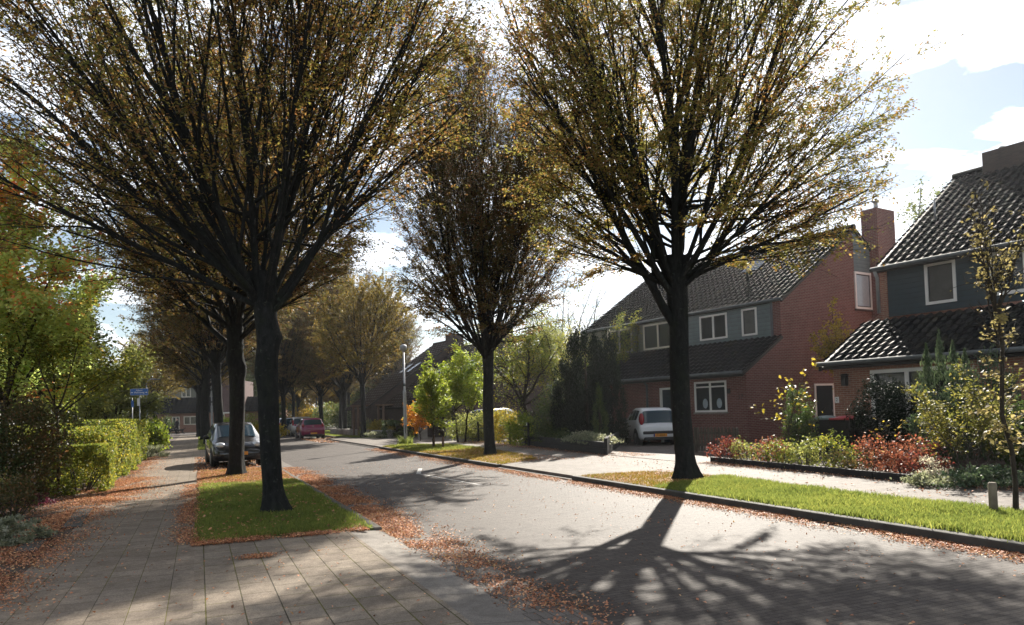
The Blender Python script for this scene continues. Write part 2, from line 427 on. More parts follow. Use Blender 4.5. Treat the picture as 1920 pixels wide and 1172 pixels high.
M['plate_yellow'] = plain('plate_yellow', (.72, .28, .02), .45, var=.05)
M['plate_blue'] = plain('plate_blue', (.01, .03, .25), .45, var=.05)
M['ink'] = plain('black_ink', (.01, .01, .01), .6, var=.05)
M['tail_red'] = plain('tail_lamp_red', (.28, .008, .015), .15, var=.1, coat=.6)
M['lamp_clear'] = plain('clear_lamp', (.62, .64, .66), .12, .3, var=.15, scale=20, coat=.6)
M['chrome'] = plain('chrome', (.7, .7, .7), .15, 1.0, var=.05)
M['rim'] = plain('alloy_rim', (.30, .30, .31), .35, .8, var=.1)
def paint(name, col, metal=0.0, rough=.3):
    return plain(name, col, rough, metal, var=.06, scale=1.5, coat=1.0)
M['paint_white'] = paint('white_car_paint', (.66, .67, .68))
M['paint_black'] = paint('dark_car_paint', (.010, .011, .014), .2)
M['paint_red'] = paint('red_car_paint', (.22, .004, .06))
M['paint_silver'] = paint('silver_car_paint', (.42, .42, .41), .5)
M['paint_blue'] = paint('dark_blue_car_paint', (.02, .03, .055), .3)
def glass(name, col, rough=.03):
    t = NT(name)
    t.set(t.b, Base_Color=(*col, 1), Roughness=rough, Specular_IOR_Level=.45)
    return t.m
M['glass'] = glass('window_glass', (.018, .024, .026))
M['glass_blind'] = plain('pale_window_blind', (.32, .38, .42), .25, var=.12, coat=.5)
M['glass_curtain'] = plain('curtained_glass', (.075, .075, .07), .2, var=.35, scale=3, coat=.7)
M['car_glass'] = glass('car_glass', (.010, .034, .046), .06)
M['glossy'] = leaf_mat('glossy_leaf', [(.0, (.03, .06, .018)), (.6, (.07, .11, .03)), (1.0, (.16, .17, .05))], .35, .35, 1.2, rough=.3, spec=.5)
M['arching'] = leaf_mat('arching_leaf', [(.0, (.06, .07, .02)), (.5, (.13, .13, .035)), (1.0, (.28, .23, .07))], .5, .35, 1.2)
def boards(name, col, gap=.16):
    t = NT(name); co = t.co()
    w = t.new('ShaderNodeTexWave', wave_type='BANDS', bands_direction='Z', wave_profile='SAW')
    t.l.new(co, w.inputs[0]); t.set(w, Scale=.314 / gap * 1.0, Distortion=0.0)
    nz = t.noise(co, 4, 5)
    c = t.mix(.35, t.ramp(w.outputs['Fac'], [(.0, tuple(q * .25 for q in col)), (.1, col), (1.0, tuple(q * 1.15 for q in col))]), t.ramp(nz, [(.3, (.5, .5, .5)), (.7, (1.3, 1.3, 1.3))]), 'MULTIPLY')
    t.set(t.b, Base_Color=c, Roughness=.55)
    t.bump(w.outputs['Fac'], .6, .02)
    return t.m
M['clad_teal'] = boards('teal_black_boards', (.017, .038, .05))
M['clad_grey'] = boards('blue_grey_boards', (.10, .135, .145))
M['clad_olive'] = boards('grey_olive_boards', (.15, .15, .115))
def tile_mat(name, col, moss):
    t = NT(name); co = t.co()
    rnd = t.noise(co, 3.2, 6, .7)
    c = t.ramp(rnd, [(.3, tuple(q * .4 for q in col)), (.7, tuple(q * 1.3 for q in col))])
    c = t.mix(t.ramp(t.noise(co, 1.1, 8, .75), [(.56, (0, 0, 0)), (.68, (.8, .8, .8))]), c, moss)
    rr_ = t.math('ADD', t.math('MULTIPLY', t.noise(co, 5.0, 5, .8), .5), .30, True)
    t.set(t.b, Base_Color=c, Roughness=rr_, Specular_IOR_Level=.018)
    t.bump(t.noise(co, 60, 3), .15, .003)
    return t.m
M['tile_black'] = tile_mat('black_roof_tile', (.011, .012, .013), (.05, .045, .022))
M['tile_brown'] = tile_mat('brown_roof_tile', (.038, .028, .024), (.07, .06, .04))

# ------------------------------------------------------------------ foliage
def leaf_cloud(P, D, N, ln, wd, seed=0, fold=.0):
    """one diamond leaf per row: centre P, long axis D, normal N"""
    rg = np.random.default_rng(seed)
    n = len(P)
    D = D / (np.linalg.norm(D, axis=1, keepdims=True) + 1e-9)
    S = np.cross(N, D); S /= (np.linalg.norm(S, axis=1, keepdims=True) + 1e-9)
    U = np.cross(D, S)
    sc_ = rg.uniform(.65, 1.25, (n, 1))
    l, w = ln * sc_ * .5, wd * sc_ * .5
    V = np.empty((n, 4, 3))
    V[:, 0] = P - D * l
    V[:, 1] = P + S * w + D * l * .1 + U * w * .35
    V[:, 2] = P + D * l - U * l * .2
    V[:, 3] = P - S * w + D * l * .1 + U * w * .35
    F_ = np.arange(n * 4).reshape(n, 4)
    return V.reshape(-1, 3), F_
def rand_dirs(rg, n):
    v = rg.normal(size=(n, 3)); return v / np.linalg.norm(v, axis=1, keepdims=True)
def leaves_obj(name, P, ln, wd, mat, parent, seed=0, upness=.8, D=None, N=None):
    rg = np.random.default_rng(seed)
    P = np.asarray(P, float); n = len(P)
    if D is None: D = rand_dirs(rg, n)
    if N is None:
        N = rand_dirs(rg, n); N[:, 2] += upness
    V, F_ = leaf_cloud(P, D, N, ln, wd, seed)
    return link(name, fast(name, V, F_), mat, parent)

class Wood:
    """branches grown as tapering tubes, twigs remembered for the leaves"""
    def __init__(s, seed):
        s.rg = random.Random(seed); s.mb = MB(); s.tw = []
    def rnd(s, a): return Vector((s.rg.gauss(0, a), s.rg.gauss(0, a), s.rg.gauss(0, a)))
    def inside(s, p): return s.env is None or s.env(p)
    def limb(s, p, d, length, r, level, spec):
        sp_ = spec[level]
        step = sp_.get('step', .5)
        n = max(2, int(length / step)); step = length / n
        pts, p, d = [p.copy()], p.copy(), d.normalized()
        for i in range(n):
            d = (d + s.rnd(sp_.get('wob', .06)) + Vector((0, 0, sp_.get('lift', 0)))).normalized()
            p = p + d * step
            pts.append(p.copy())
            if level <= 2 and i > 0 and not s.inside(p): break
        m = len(pts) - 1
        r1 = max(sp_.get('rmin', .004), r * sp_.get('taper', .25))
        s.mb.tube(pts, [r + (r1 - r) * i / m for i in range(m + 1)], sp_.get('sides', 5), cap=False)
        if sp_.get('leaf'): s.tw.append(pts)
        if level + 1 < len(spec):
            c = spec[level + 1]
            ln = step * m
            k = max(1, int(ln * c['per_m'] + s.rg.random()))
            az = s.rg.uniform(0, 6.28)
            for j in range(k):
                f = c.get('from', .2) + (1 - c.get('from', .2)) * (j + s.rg.random()) / k
                i = min(m - 1, int(f * m)); q = pts[i].lerp(pts[i + 1], f * m - i if f * m - i < 1 else 1)
                ax = (pts[i + 1] - pts[i]).normalized()
                a = ax.orthogonal().normalized(); b = ax.cross(a); az += 2.4 + s.rg.uniform(-.5, .5)
                ang = R(s.rg.uniform(*c['angle']))
                nd = ax * math.cos(ang) + (a * math.cos(az) + b * math.sin(az)) * math.sin(ang)
                nd.z *= c.get('flat', 1.0)
                cl = s.rg.uniform(*c['len']) if 'len' in c else max(.25, ln * (1 - f) * s.rg.uniform(*c['frac']))
                rr = (r + (r1 - r) * f) * s.rg.uniform(.45, .65)
                s.limb(q, nd, cl, max(rr, c.get('rmin', .004)), level + 1, spec)
    def leaf_points(s, count, seed, spread=.05):
        rg = np.random.default_rng(seed)
        seg, w = [], []
        for t in s.tw:
            kw = rg.lognormal(0, .75)
            for a, b in zip(t[:-1], t[1:]):
                seg.append((*a, *b)); w.append((b - a).length * kw)
        seg = np.array(seg); w = np.array(w); w /= w.sum()
        i = rg.choice(len(seg), count, p=w)
        f = rg.random((count, 1))
        P = seg[i, :3] * (1 - f) + seg[i, 3:] * f + rg.normal(0, spread, (count, 3))
        ax = seg[i, 3:] - seg[i, :3]; ax /= np.linalg.norm(ax, axis=1, keepdims=True)
        side = np.cross(ax, (0, 0, 1.)) * rg.choice([-1, 1], (count, 1))
        D = ax * .8 + side + rg.normal(0, .45, (count, 3)); D[:, 2] -= .25
        N = rg.normal(0, .55, (count, 3)); N[:, 2] += 1.0
        return P, D, N

def trunk_mesh(mb, h, r, flare=1.35, top=1.25, burls=(), lean=(0, 0), seed=0, sides=18):
    rg = random.Random(seed)
    n = 26
    vs, fs = [], []
    ph = [rg.uniform(0, 6.28) for _ in range(6)]
    for i in range(n + 1):
        f = i / n; z = h * f - .05
        k = 1 + (flare - 1) * max(0, 1 - z / .5) ** 2.0 + (top - 1) * max(0, (f - .72) / .28) ** 1.5
        for q in range(sides):
            a = 2 * math.pi * q / sides
            kk = k * (1 + .05 * math.sin(3 * a + ph[0] + z * 1.1) + .035 * math.sin(5 * a + ph[1] - z * 2) + .02 * math.sin(9 * a + ph[2] + z * 5))
            if f < .1: kk *= 1 + .16 * math.sin(5 * a + ph[3]) * (1 - f / .1)
            for (bz, ba, br, bs) in burls:
                da = math.atan2(math.sin(a - ba), math.cos(a - ba))
                kk += br * math.exp(-((z - bz) / bs) ** 2 - (da / 1.1) ** 2)
            wx = lean[0] * f + .03 * math.sin(z * 1.3 + ph[4]); wy = lean[1] * f + .03 * math.sin(z * 1.1 + ph[5])
            vs.append((wx + math.cos(a) * r * kk, wy + math.sin(a) * r * kk, z))
    for i in range(n):
        for q in range(sides):
            fs.append((i * sides + q, i * sides + (q + 1) % sides, (i + 1) * sides + (q + 1) % sides, (i + 1) * sides + q))
    mb.add(vs, fs, True)

def zelkova(name, loc, label, group, seed, fork=4.0, rad=4.2, top=12.5, r=.22, off=(0, 0), limbs=11, leaves=34000, leaf=.082,
            mat='zelkova', burls=(), lean=(0, 0), low=(), flare=1.35, ttop=1.3, spread=(4, 58), rz=0.0, dens=1.0, droop=0.35, zf=.5):
    root = empty(name, loc, rz, label, 'tree', group)
    w = Wood(seed)
    trunk_mesh(w.mb, fork + .25, r, flare, ttop, burls, lean, seed)
    zc = fork + (top - fork) * zf
    def env(p):
        x, y = p.x - off[0], p.y - off[1]
        h = (top - zc) if p.z > zc else (zc - fork + 1.2)
        return (x * x + y * y) / rad ** 2 + ((p.z - zc) / h) ** 2 < 1.0
    w.env = env
    spec = [dict(step=.5, wob=.05, lift=.014, taper=.16, sides=8, rmin=.012),
            dict(per_m=2.0 * dens, angle=(9, 26), frac=(.65, 1.0), step=.45, wob=.06, lift=.012, taper=.22, sides=5, rmin=.007, **{'from': .10}),
            dict(per_m=1.5 * dens, angle=(14, 34), len=(.8, 1.8), step=.35, wob=.07, lift=-.005, taper=.35, sides=4, rmin=.0045, leaf=True, flat=.8, **{'from': .15}),
            dict(per_m=2.6, angle=(28, 60), len=(.28, .6), step=.3, wob=.08, lift=-.02, taper=.5, sides=3, rmin=.0035, leaf=True, flat=.45)]
    rg = w.rg
    tip = Vector((lean[0], lean[1], fork))
    for i in range(limbs):
        az = 2.4 * i + rg.uniform(-.25, .25)
        f = (i + .5) / limbs
        th = R(spread[0] + (spread[1] - spread[0]) * f ** .85 + rg.uniform(-4, 4))
        d = Vector((math.sin(th) * math.cos(az), math.sin(th) * math.sin(az), math.cos(th)))
        p = tip + Vector((math.cos(az) * r * .45, math.sin(az) * r * .45, -.25 - .55 * f * rg.random()))
        w.limb(p, d, (top - fork) * 1.15, r * rg.choice((.22, .27, .33, .42)) * (1.12 - .35 * f), 0, spec)
    for (z, az, th, rr, ln) in low:                 # single lower limbs
        th, az = R(th), R(az)
        d = Vector((math.sin(th) * math.cos(az), math.sin(th) * math.sin(az), math.cos(th)))
        w.limb(Vector((math.cos(az) * r * .5, math.sin(az) * r * .5, z)), d, ln, rr, 0, spec)
    # leafy, almost level sprays round the foot of the crown
    spec2 = [dict(step=.4, wob=.09, lift=.03, taper=.25, sides=4, rmin=.006),
             dict(per_m=2.0, angle=(30, 60), len=(.7, 1.5), step=.3, wob=.08, lift=-.02, taper=.35, sides=3, rmin=.004, leaf=True, flat=.4, **{'from': .2}),
             dict(per_m=2.5, angle=(30, 60), len=(.3, .6), step=.3, wob=.08, lift=-.03, taper=.5, sides=3, rmin=.003, leaf=True, flat=.3)]
    for i in range(int(12 * droop * 2)):
        az = 2.4 * i + rg.uniform(-.4, .4); th = R(rg.uniform(58, 84))
        d = Vector((math.sin(th) * math.cos(az), math.sin(th) * math.sin(az), math.cos(th)))
        z = fork + rg.uniform(-.1, 1.6)
        w.limb(Vector((lean[0] + off[0] * .1, lean[1], z)), d, rad * rg.uniform(.7, 1.05), .035, 0, spec2)
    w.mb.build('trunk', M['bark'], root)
    P, D, N = w.leaf_points(leaves, seed)
    leaves_obj('crown', P, leaf, leaf * .55, M[mat], root, seed, D=D, N=N)
    return root

def bushy_tree(name, loc, label, seed, h=6.0, rad=2.0, fork=1.5, r=.09, leaves=9000, leaf=.12, mat='olive', bark='bark_brown', limbs=7, spread=(8, 62),
               group=None, cat='tree', lean=(0, 0), dens=1.0, flat=.8, spread_l=.14, off=(0, 0), wob=.09, zc_f=.55, stems=1, upn=1.0, low_env=.6):
    root = empty(name, loc, 0, label, cat, group)
    w = Wood(seed)
    zc = fork + (h - fork) * zc_f
    def env(p):
        x, y = p.x - off[0], p.y - off[1]
        hh = (h - zc) if p.z > zc else (zc - fork + low_env)
        return (x * x + y * y) / rad ** 2 + ((p.z - zc) / hh) ** 2 < 1.0
    w.env = env
    q_ = min(1.0, max(.3, rad / 2.2)); spread_l *= q_
    spec = [dict(step=.4 * q_, wob=wob, lift=.01, taper=.2, sides=6, rmin=.005),
            dict(per_m=1.5 * dens / q_, angle=(22, 50), frac=(.4, .7), step=.35 * q_, wob=wob, taper=.3, sides=4, rmin=.004, leaf=True, **{'from': .2}),
            dict(per_m=2.2 * dens / q_, angle=(30, 65), len=(.3 * q_, .75 * q_), step=.25 * q_, wob=.1, taper=.5, sides=3, rmin=.0035, leaf=True, flat=flat)]
    rg = w.rg
    for s_ in range(stems):
        bx, by = (rg.uniform(-.25, .25), rg.uniform(-.25, .25)) if stems > 1 else (0, 0)
        tp = Vector((bx * 2 + lean[0], by * 2 + lean[1], fork))
        n = 6
        pts = [Vector((bx, by, -.05)).lerp(tp, i / n) + Vector((rg.gauss(0, .02), rg.gauss(0, .02), 0)) * (1 if 0 < i < n else 0) for i in range(n + 1)]
        w.mb.tube(pts, [r * (1.25 if i == 0 else 1 - .25 * i / n) for i in range(n + 1)], 8, cap=False)
        for i in range(max(2, limbs // stems)):
            az = 2.4 * i + rg.uniform(-.5, .5) + s_
            th = R(spread[0] + (spread[1] - spread[0]) * ((i + .5) / max(2, limbs // stems)) + rg.uniform(-6, 6))
            d = Vector((math.sin(th) * math.cos(az), math.sin(th) * math.sin(az), math.cos(th)))
            w.limb(tp - Vector((0, 0, rg.random() * .3 * fork * .6)), d, (h - fork) * 1.1 + rad * .3, r * rg.uniform(.4, .65), 0, spec)
    w.mb.build('trunk', M[bark], root)
    P, D, N = w.leaf_points(leaves, seed, spread_l)
    leaves_obj('crown', P, leaf, leaf * .6, M[mat], root, seed, D=D, N=N)
    return root

def clump_points(n, seed, size, shape='round', clumps=40, sig=.16, surf=.75):
    """points gathered in clumps through a bush-shaped volume; size = half width, half depth, height"""
    rg = np.random.default_rng(seed)
    C = []
    while len(C) < clumps:
        p = rg.uniform(-1, 1, 3)
        if shape == 'box': ok = True; k = np.abs(p).max()
        elif shape == 'cone': hh = (p[2] + 1) / 2; k = math.hypot(p[0], p[1]) / max(.05, (1 - hh) ** .75); ok = k < 1
        elif shape == 'column': hh = (p[2] + 1) / 2; wdt = min(1, hh * 5 + .6) * (1 - max(0, (hh - .55) / .45) ** 1.6 * .85); k = math.hypot(p[0], p[1]) / wdt; ok = k < 1
        elif shape == 'mound': k = math.sqrt(p[0] ** 2 + p[1] ** 2 + ((p[2] + 1) / 2) ** 2); ok = k < 1
        else: k = math.sqrt((p ** 2).sum()); ok = k < 1
        if ok and (k > rg.random() * surf): C.append(p)
    C = np.array(C)
    if shape == 'box':
        ax = rg.integers(0, 3, len(C)); m = rg.random(len(C)) < surf
        C[m, ax[m]] = np.sign(C[m, ax[m]]) * 1.0
        C[(ax == 2) & m, 2] = 1.0
    w = rg.uniform(.5, 1.5, clumps); w /= w.sum()
    i = rg.choice(clumps, n, p=w)
    P = C[i] + rg.normal(0, sig, (n, 3)) * np.array([1, 1, 1])
    if shape == 'box':
        q = P * np.array(size) * 2.3 + seed
        P = P * (1 + .17 * np.sin(q[:, [1, 0, 0]] + 1.3 * np.sin(q[:, [2, 2, 1]])) * np.array([1, .5, 1]))
        P = np.clip(P, -1.25, 1.2)
    if False: P = np.clip(P, -1.05 - rg.random((n, 1)) * .05, 1.05 + rg.random((n, 1)) * .05)
    P = P * np.array([size[0], size[1], size[2] / 2]); P[:, 2] += size[2] / 2
    P[:, 2] = np.maximum(P[:, 2], .02 + rg.random(n) * .08)
    return P, C * np.array([size[0], size[1], size[2] / 2]) + np.array([0, 0, size[2] / 2])

def shrub(name, loc, label, seed, size, n=3000, leaf=.07, mat='olive', shape='round', clumps=40, sig=.16, surf=.75, stems=7, cat='shrub', group=None,
          rz=0.0, aspect=.6, bark='twig', upward=False, up=.6, stem_r=.012):
    root = empty(name, loc, rz, label, cat, group)
    P, C = clump_points(n, seed, size, shape, clumps, sig, surf)
    rg = np.random.default_rng(seed + 1)
    D = N = None
    if upward:
        D = rand_dirs(rg, n) * .55; D[:, 2] += .9; D[:, :2] += P[:, :2] / max(size[0], .1) * .5
        N = rand_dirs(rg, n); N[:, :2] += P[:, :2] / max(size[0], .1)
    leaves_obj('foliage', P, leaf, leaf * aspect, M[mat], root, seed, up, D, N)
    if stems:
        mb = MB(); rr = random.Random(seed)
        idx = list(range(len(C))); rr.shuffle(idx)
        for i in idx[:stems]:
            c = Vector(C[i]); b = Vector((c.x * .25, c.y * .25, -.03))
            m = b.lerp(c, .5) + Vector((rr.gauss(0, .04), rr.gauss(0, .04), .08 * size[2]))
            mb.tube([b, b.lerp(m, .6), m, c], [stem_r, stem_r * .8, stem_r * .6, stem_r * .3], 5, cap=False)
        mb.build('stem', M[bark], root)
    return root

def grass_patch(name, pts, z, n, hmin, hmax, mat, seed, label=None, wd=.006, holes=()):
    """grass blades over a polygon given in street coordinates"""
    rg = np.random.default_rng(seed)
    P = np.array(pts); lo, hi = P.min(0), P.max(0)
    out = np.zeros((0, 2))
    def inside(q):
        r_ = np.zeros(len(q), bool); j = len(P) - 1
        for i in range(len(P)):
            c = ((P[i, 1] > q[:, 1]) != (P[j, 1] > q[:, 1])) & (q[:, 0] < (P[j, 0] - P[i, 0]) * (q[:, 1] - P[i, 1]) / (P[j, 1] - P[i, 1] + 1e-12) + P[i, 0])
            r_ ^= c; j = i
        return r_
    while len(out) < n:
        q = rg.uniform(lo, hi, (n, 2)); out = np.vstack([out, q[inside(q)]])
    q = out[:n] + rg.normal(0, .045, (n, 2))
    for (hx, hy, hr) in holes:
        q = q[np.hypot(q[:, 0] - hx, q[:, 1] - hy) > hr * rg.uniform(.7, 1.3, len(q))]
    n = len(q)
    ca, sa = math.cos(A_ST), math.sin(A_ST)
    W = np.c_[KX + ca * q[:, 0] - sa * q[:, 1], KY + sa * q[:, 0] + ca * q[:, 1]]
    tuft = .72 + .5 * np.sin(W[:, 0] * 2.1 + 1.3 * np.sin(W[:, 1] * 1.7)) * np.sin(W[:, 1] * 2.9 + np.sin(W[:, 0] * 1.1)) * .6 + .28 * rg.random(n)
    h = rg.uniform(hmin, hmax, n) * tuft
    a = rg.uniform(0, 2 * math.pi, n); bend = rg.uniform(.15, .75, n) * h
    b = rg.uniform(0, 2 * math.pi, n)
    wdt = wd * rg.uniform(.7, 1.4, n)
    V = np.empty((n, 5, 3))
    base = np.c_[W, np.full(n, z)]
    side = np.c_[np.cos(a), np.sin(a), np.zeros(n)] * wdt[:, None]
    lean = np.c_[np.cos(b), np.sin(b), np.zeros(n)]
    mid = base + lean * (bend * .3)[:, None]; mid[:, 2] += h * .6
    tip = base + lean * bend[:, None]; tip[:, 2] += h
    V[:, 0] = base - side; V[:, 1] = base + side; V[:, 2] = mid + side * .7; V[:, 3] = mid - side * .7; V[:, 4] = tip
    V = V.reshape(-1, 3)
    k = np.arange(n)[:, None] * 5
    quads = k + np.array([[0, 1, 2, 3]]); tris = k + np.array([[3, 2, 4]])
    me = bpy.data.meshes.new(name)
    me.vertices.add(len(V)); me.vertices.foreach_set('co', V.astype(np.float32).ravel())
    li = np.concatenate([quads.ravel(), tris.ravel()]).astype(np.int32)
    me.loops.add(len(li)); me.loops.foreach_set('vertex_index', li)
    me.polygons.add(2 * n)
    me.polygons.foreach_set('loop_start', np.concatenate([np.arange(n) * 4, n * 4 + np.arange(n) * 3]).astype(np.int32))
    me.update(calc_edges=True)
    o = link(name, me, M[mat])
    return tag(o, label, 'grass', None, 'stuff')

LIT = []
def litter(n, t0, t1, s0, s1, z, seed, bell='u', sz=.025):
    """fallen leaves over a strip in street coordinates; bell: how they gather across the strip"""
    n = int(n * (3.4 if sz < .037 else 1)); rg = np.random.default_rng(seed)
    if bell == 'u': t = rg.uniform(t0, t1, n)
    elif bell == 'n': t = np.clip(rg.normal((t0 + t1) / 2, (t1 - t0) / 4, n), t0 - .4, t1 + .4)
    elif bell == 'l': t = t0 + (t1 - t0) * np.abs(rg.normal(0, .42, n))
    else: t = t1 - (t1 - t0) * np.abs(rg.normal(0, .42, n))
    s = rg.uniform(s0, s1, n)
    keep = (.5 + .5 * np.sin(s * 2.3 + 1.7 * np.sin(t * 3.1 + s * .7))) ** .5 > rg.random(n) * .55
    t, s = t[keep], s[keep]; n = len(t)
    ca, sa = math.cos(A_ST), math.sin(A_ST)
    P = np.c_[KX + ca * t - sa * s, KY + sa * t + ca * s, z + rg.uniform(.004, .028, n)]
    N = rg.normal(0, .30, (n, 3)); N[:, 2] += 1
    D = rand_dirs(rg, n); D[:, 2] *= .35
    LIT.append((P, D, N, np.full((n, 1), sz)))

# ------------------------------------------------------------------ setting
def street_poly(name, pts, z, mat, thick=0.0, kind='structure'):
    mb = MB()
    if thick: mb.prism(pts, z - thick, z)
    else: mb.add([(p[0], p[1], z) for p in pts], [tuple(range(len(pts)))])
    o = mb.build(name, mat)
    o.location = (KX, KY, 0); o.rotation_euler = (0, 0, A_ST)
    if kind: o['kind'] = kind
    return o
mb = MB(); mb.add([(-690, -55, -.06), (690, -55, -.06), (690, 890, -.06), (-690, 890, -.06)], [(0, 1, 2, 3)])
tag(mb.build('ground', M['ground']), kind='structure')
street_poly('road', [(-5.0, -30), (0, -30), (0, 82), (-5.0, 82)], 0.0, M['road'])
street_poly('road_gutter', [(-5.47, -30), (-5.0, -30), (-5.0, 82), (-5.47, 82)], 0.0, M['gutter'])
street_poly('cross_road', [(-70, 76), (-5.6, 76), (-5.6, 82), (60, 82), (60, 92), (-70, 92)], -.004, M['road'])
# left side
street_poly('pavement', [(-9.6, -30), (-7.9, -30), (-7.9, 75), (-9.6, 75)], .05, M['slab'], .1)
street_poly('pavement_apron', [(-7.9, -30), (-5.95, -30), (-5.95, -.42), (-7.9, -.42)], .0515, M['apron'], .1)
mb = MB(); mb.add([(-5.95, -30, .05), (-5.47, -30, .012), (-5.47, -.42, .012), (-5.95, -.42, .05), (-5.95, -30, -.05), (-5.47, -30, -.05), (-5.47, -.42, -.05), (-5.95, -.42, -.05)],
                  [(0, 1, 2, 3), (3, 2, 6, 7), (1, 5, 6, 2)])
o = mb.build('pavement_ramp_kerb', M['kerbstone']); o.location = (KX, KY, 0); o.rotation_euler = (0, 0, A_ST); o['kind'] = 'structure'
def kerb(name, t0, t1, s0, s1, top, mat):
    mb = MB().span((t0, s0, -.05), (t1, s1, top))
    o = mb.build(name, mat, None, .02); o.location = (KX, KY, 0); o.rotation_euler = (0, 0, A_ST); o['kind'] = 'structure'
kerb('kerb', -5.6, -5.475, -.42, 13.9, .06, M['kerb_left'])
street_poly('verge_ground', [(-7.9, -.42), (-5.6, -.42), (-5.6, 13.9), (-7.9, 13.9)], .056, M['turf'], .1)
street_poly('verge_ground_dry', [(-7.88, 8.6), (-5.62, 8.2), (-5.62, 13.88), (-7.88, 13.88)], .062, M['turf_dry'])
street_poly('parking_bay', [(-7.9, 13.9), (-5.475, 13.9), (-5.475, 20.4), (-7.9, 20.4)], .02, M['road'], .1)
street_poly('planting_soil', [(-7.9, 20.4), (-5.475, 20.4), (-5.475, 23.5), (-7.9, 23.5)], .05, M['soil'], .1)
street_poly('pavement_crossing', [(-7.9, 23.5), (-5.475, 23.5), (-5.475, 31), (-7.9, 31)], .051, M['apron'], .1)
street_poly('far_verge_ground', [(-7.9, 31), (-5.6, 31), (-5.6, 62), (-7.9, 62)], .056, M['turf'], .1)
street_poly('left_garden_soil', [(-60, -30), (-9.6, -30), (-9.6, 74), (-60, 74)], .045, M['soil'], .12)
# right side
street_poly('footpath', [(0.03, -30), (4.1, -30), (4.1, 7.2), (4.1, 23.0), (4.6, 34), (4.6, 76), (1.2, 76), (1.2, 41), (0.03, 40)], .10, M['path'], .14)
street_poly('right_garden_soil', [(4.1, -30), (60, -30), (60, 22.9), (4.1, 22.9)], .098, M['soil'], .14)
street_poly('far_garden_soil', [(4.62, 36.2), (60, 36.2), (60, 76), (4.62, 76)], .098, M['soil'], .14)
street_poly('side_street', [(4.1, 22.9), (60, 22.9), (60, 36.2), (4.62, 36.2), (4.6, 34)], .094, M['path'], .14)
street_poly('driveway', [(4.1, 5.2), (5.2, 5.2), (6.35, 8.9), (9.8, 11.2), (9.8, 17.6), (4.3, 10.4)], .106, M['path'])
kerb('right_kerb', -.10, .03, -30, 4.15, .115, M['kerb_dark'])
kerb('right_kerb', -.10, .03, 8.7, 23.6, .115, M['kerb_dark'])
kerb('dropped_kerb', -.10, .03, 4.152, 8.698, .035, M['kerbstone'])
kerb('dropped_kerb', -.10, .03, 23.602, 40, .035, M['kerbstone'])
V1 = [(.03, -30), (2.0, -30), (2.0, -.5), (2.35, 1.8), (2.3, 3.2), (1.7, 3.9), (.8, 4.1), (.03, 4.12)]
street_poly('verge_ground_right', V1, .108, M['turf'])
street_poly('verge_ground_right_dry', [(.05, 1.2), (2.2, 1.6), (2.25, 3.15), (1.65, 3.85), (.8, 4.05), (.05, 4.08)], .112, M['turf_dry'])
V2 = [(.03, 8.75), (1.75, 9.9), (2.1, 11), (2.75, 16), (3.0, 22.2), (1.6, 24.3), (.6, 24.0), (.03, 23.5)]
street_poly('verge_ground_right', V2, .108, M['turf_dry'])
V3 = [(1.3, 41), (1.9, 38.4), (3.6, 36.6), (4.4, 37), (4.4, 66), (1.3, 66)]
street_poly('verge_ground_right', V3, .108, M['turf'])
# parking-bay lines on the road
mb = MB()
for a, b, w in (((-2.43, 8.55), (-1.85, 10.4), .06), ((-2.40, 8.55), (-2.1, 4.6), .035)):
    a, b = Vector((*a, 0)), Vector((*b, 0)); d = (b - a).normalized(); nn = Vector((-d.y, d.x, 0)) * w
    mb.add([(*(p)[:2], .004) for p in (a - nn, b - nn, b + nn, a + nn)], [(0, 1, 2, 3)])
o = mb.build('road_marking', M['line_paint']); o.location = (KX, KY, 0); o.rotation_euler = (0, 0, A_ST); o['kind'] = 'structure'

# ------------------------------------------------------------------ houses
A_H = math.atan2(.539, .842)
def pantiles(name, parent, mat, o, along, upv, width, length, tile=.27, row=.32, amp=.033, step=.045):
    """a roof plane of pantiles: o = lower corner, along = unit vector on the eave, upv = unit vector up the slope"""
    o, along, upv = Vector(o), Vector(along).normalized(), Vector(upv).normalized()
    nrm = along.cross(upv).normalized()
    if nrm.z < 0: nrm = -nrm
    nc = max(1, round(width / tile)); nr = max(1, round(length / row)); SG = 10
    xs = np.arange(nc * SG + 1) / SG / nc * width
    q_ = np.arange(nc * SG + 1) / SG * 2 * math.pi
    hx = amp * np.sin(q_) + amp * .35 * np.sin(2 * q_ + .6)
    rg = np.random.default_rng(int(abs(width * 100)))
    V, FA = [], []
    nx = len(xs)
    for k in range(nr):
        j = np.repeat(rg.normal(0, .004, nc), SG); j = np.r_[j, j[-1]]
        for y, h in ((k, step), (k + .5, step * .5), (k + 1.04, .0)):
            V.append(np.array(o)[None] + np.array(along)[None] * xs[:, None] + np.array(upv)[None] * (min(y, nr) / nr * length) + np.array(nrm)[None] * (h + hx + j * (1 if h else .3) + .03)[:, None])
        for r_ in (0, 1):
            b_ = (k * 3 + r_) * nx; i = np.arange(nx - 1)
            FA.append(np.stack([b_ + i, b_ + i + 1, b_ + nx + i + 1, b_ + nx + i], 1))
    ob = link(name, fast(name, np.vstack(V), np.vstack(FA), True), mat, parent)
    # boards below the tiles
    mb = MB(); a, b = o, o + along * width; c, d = b + upv * length, o + upv * length
    t = nrm * -.10
    mb.add([a, b, c, d, a + t, b + t, c + t, d + t], [(0, 1, 2, 3), (7, 6, 5, 4), (0, 4, 5, 1), (1, 5, 6, 2), (2, 6, 7, 3), (3, 7, 4, 0)])
    mb.build('roof_board', M['black'], ob)
    return ob
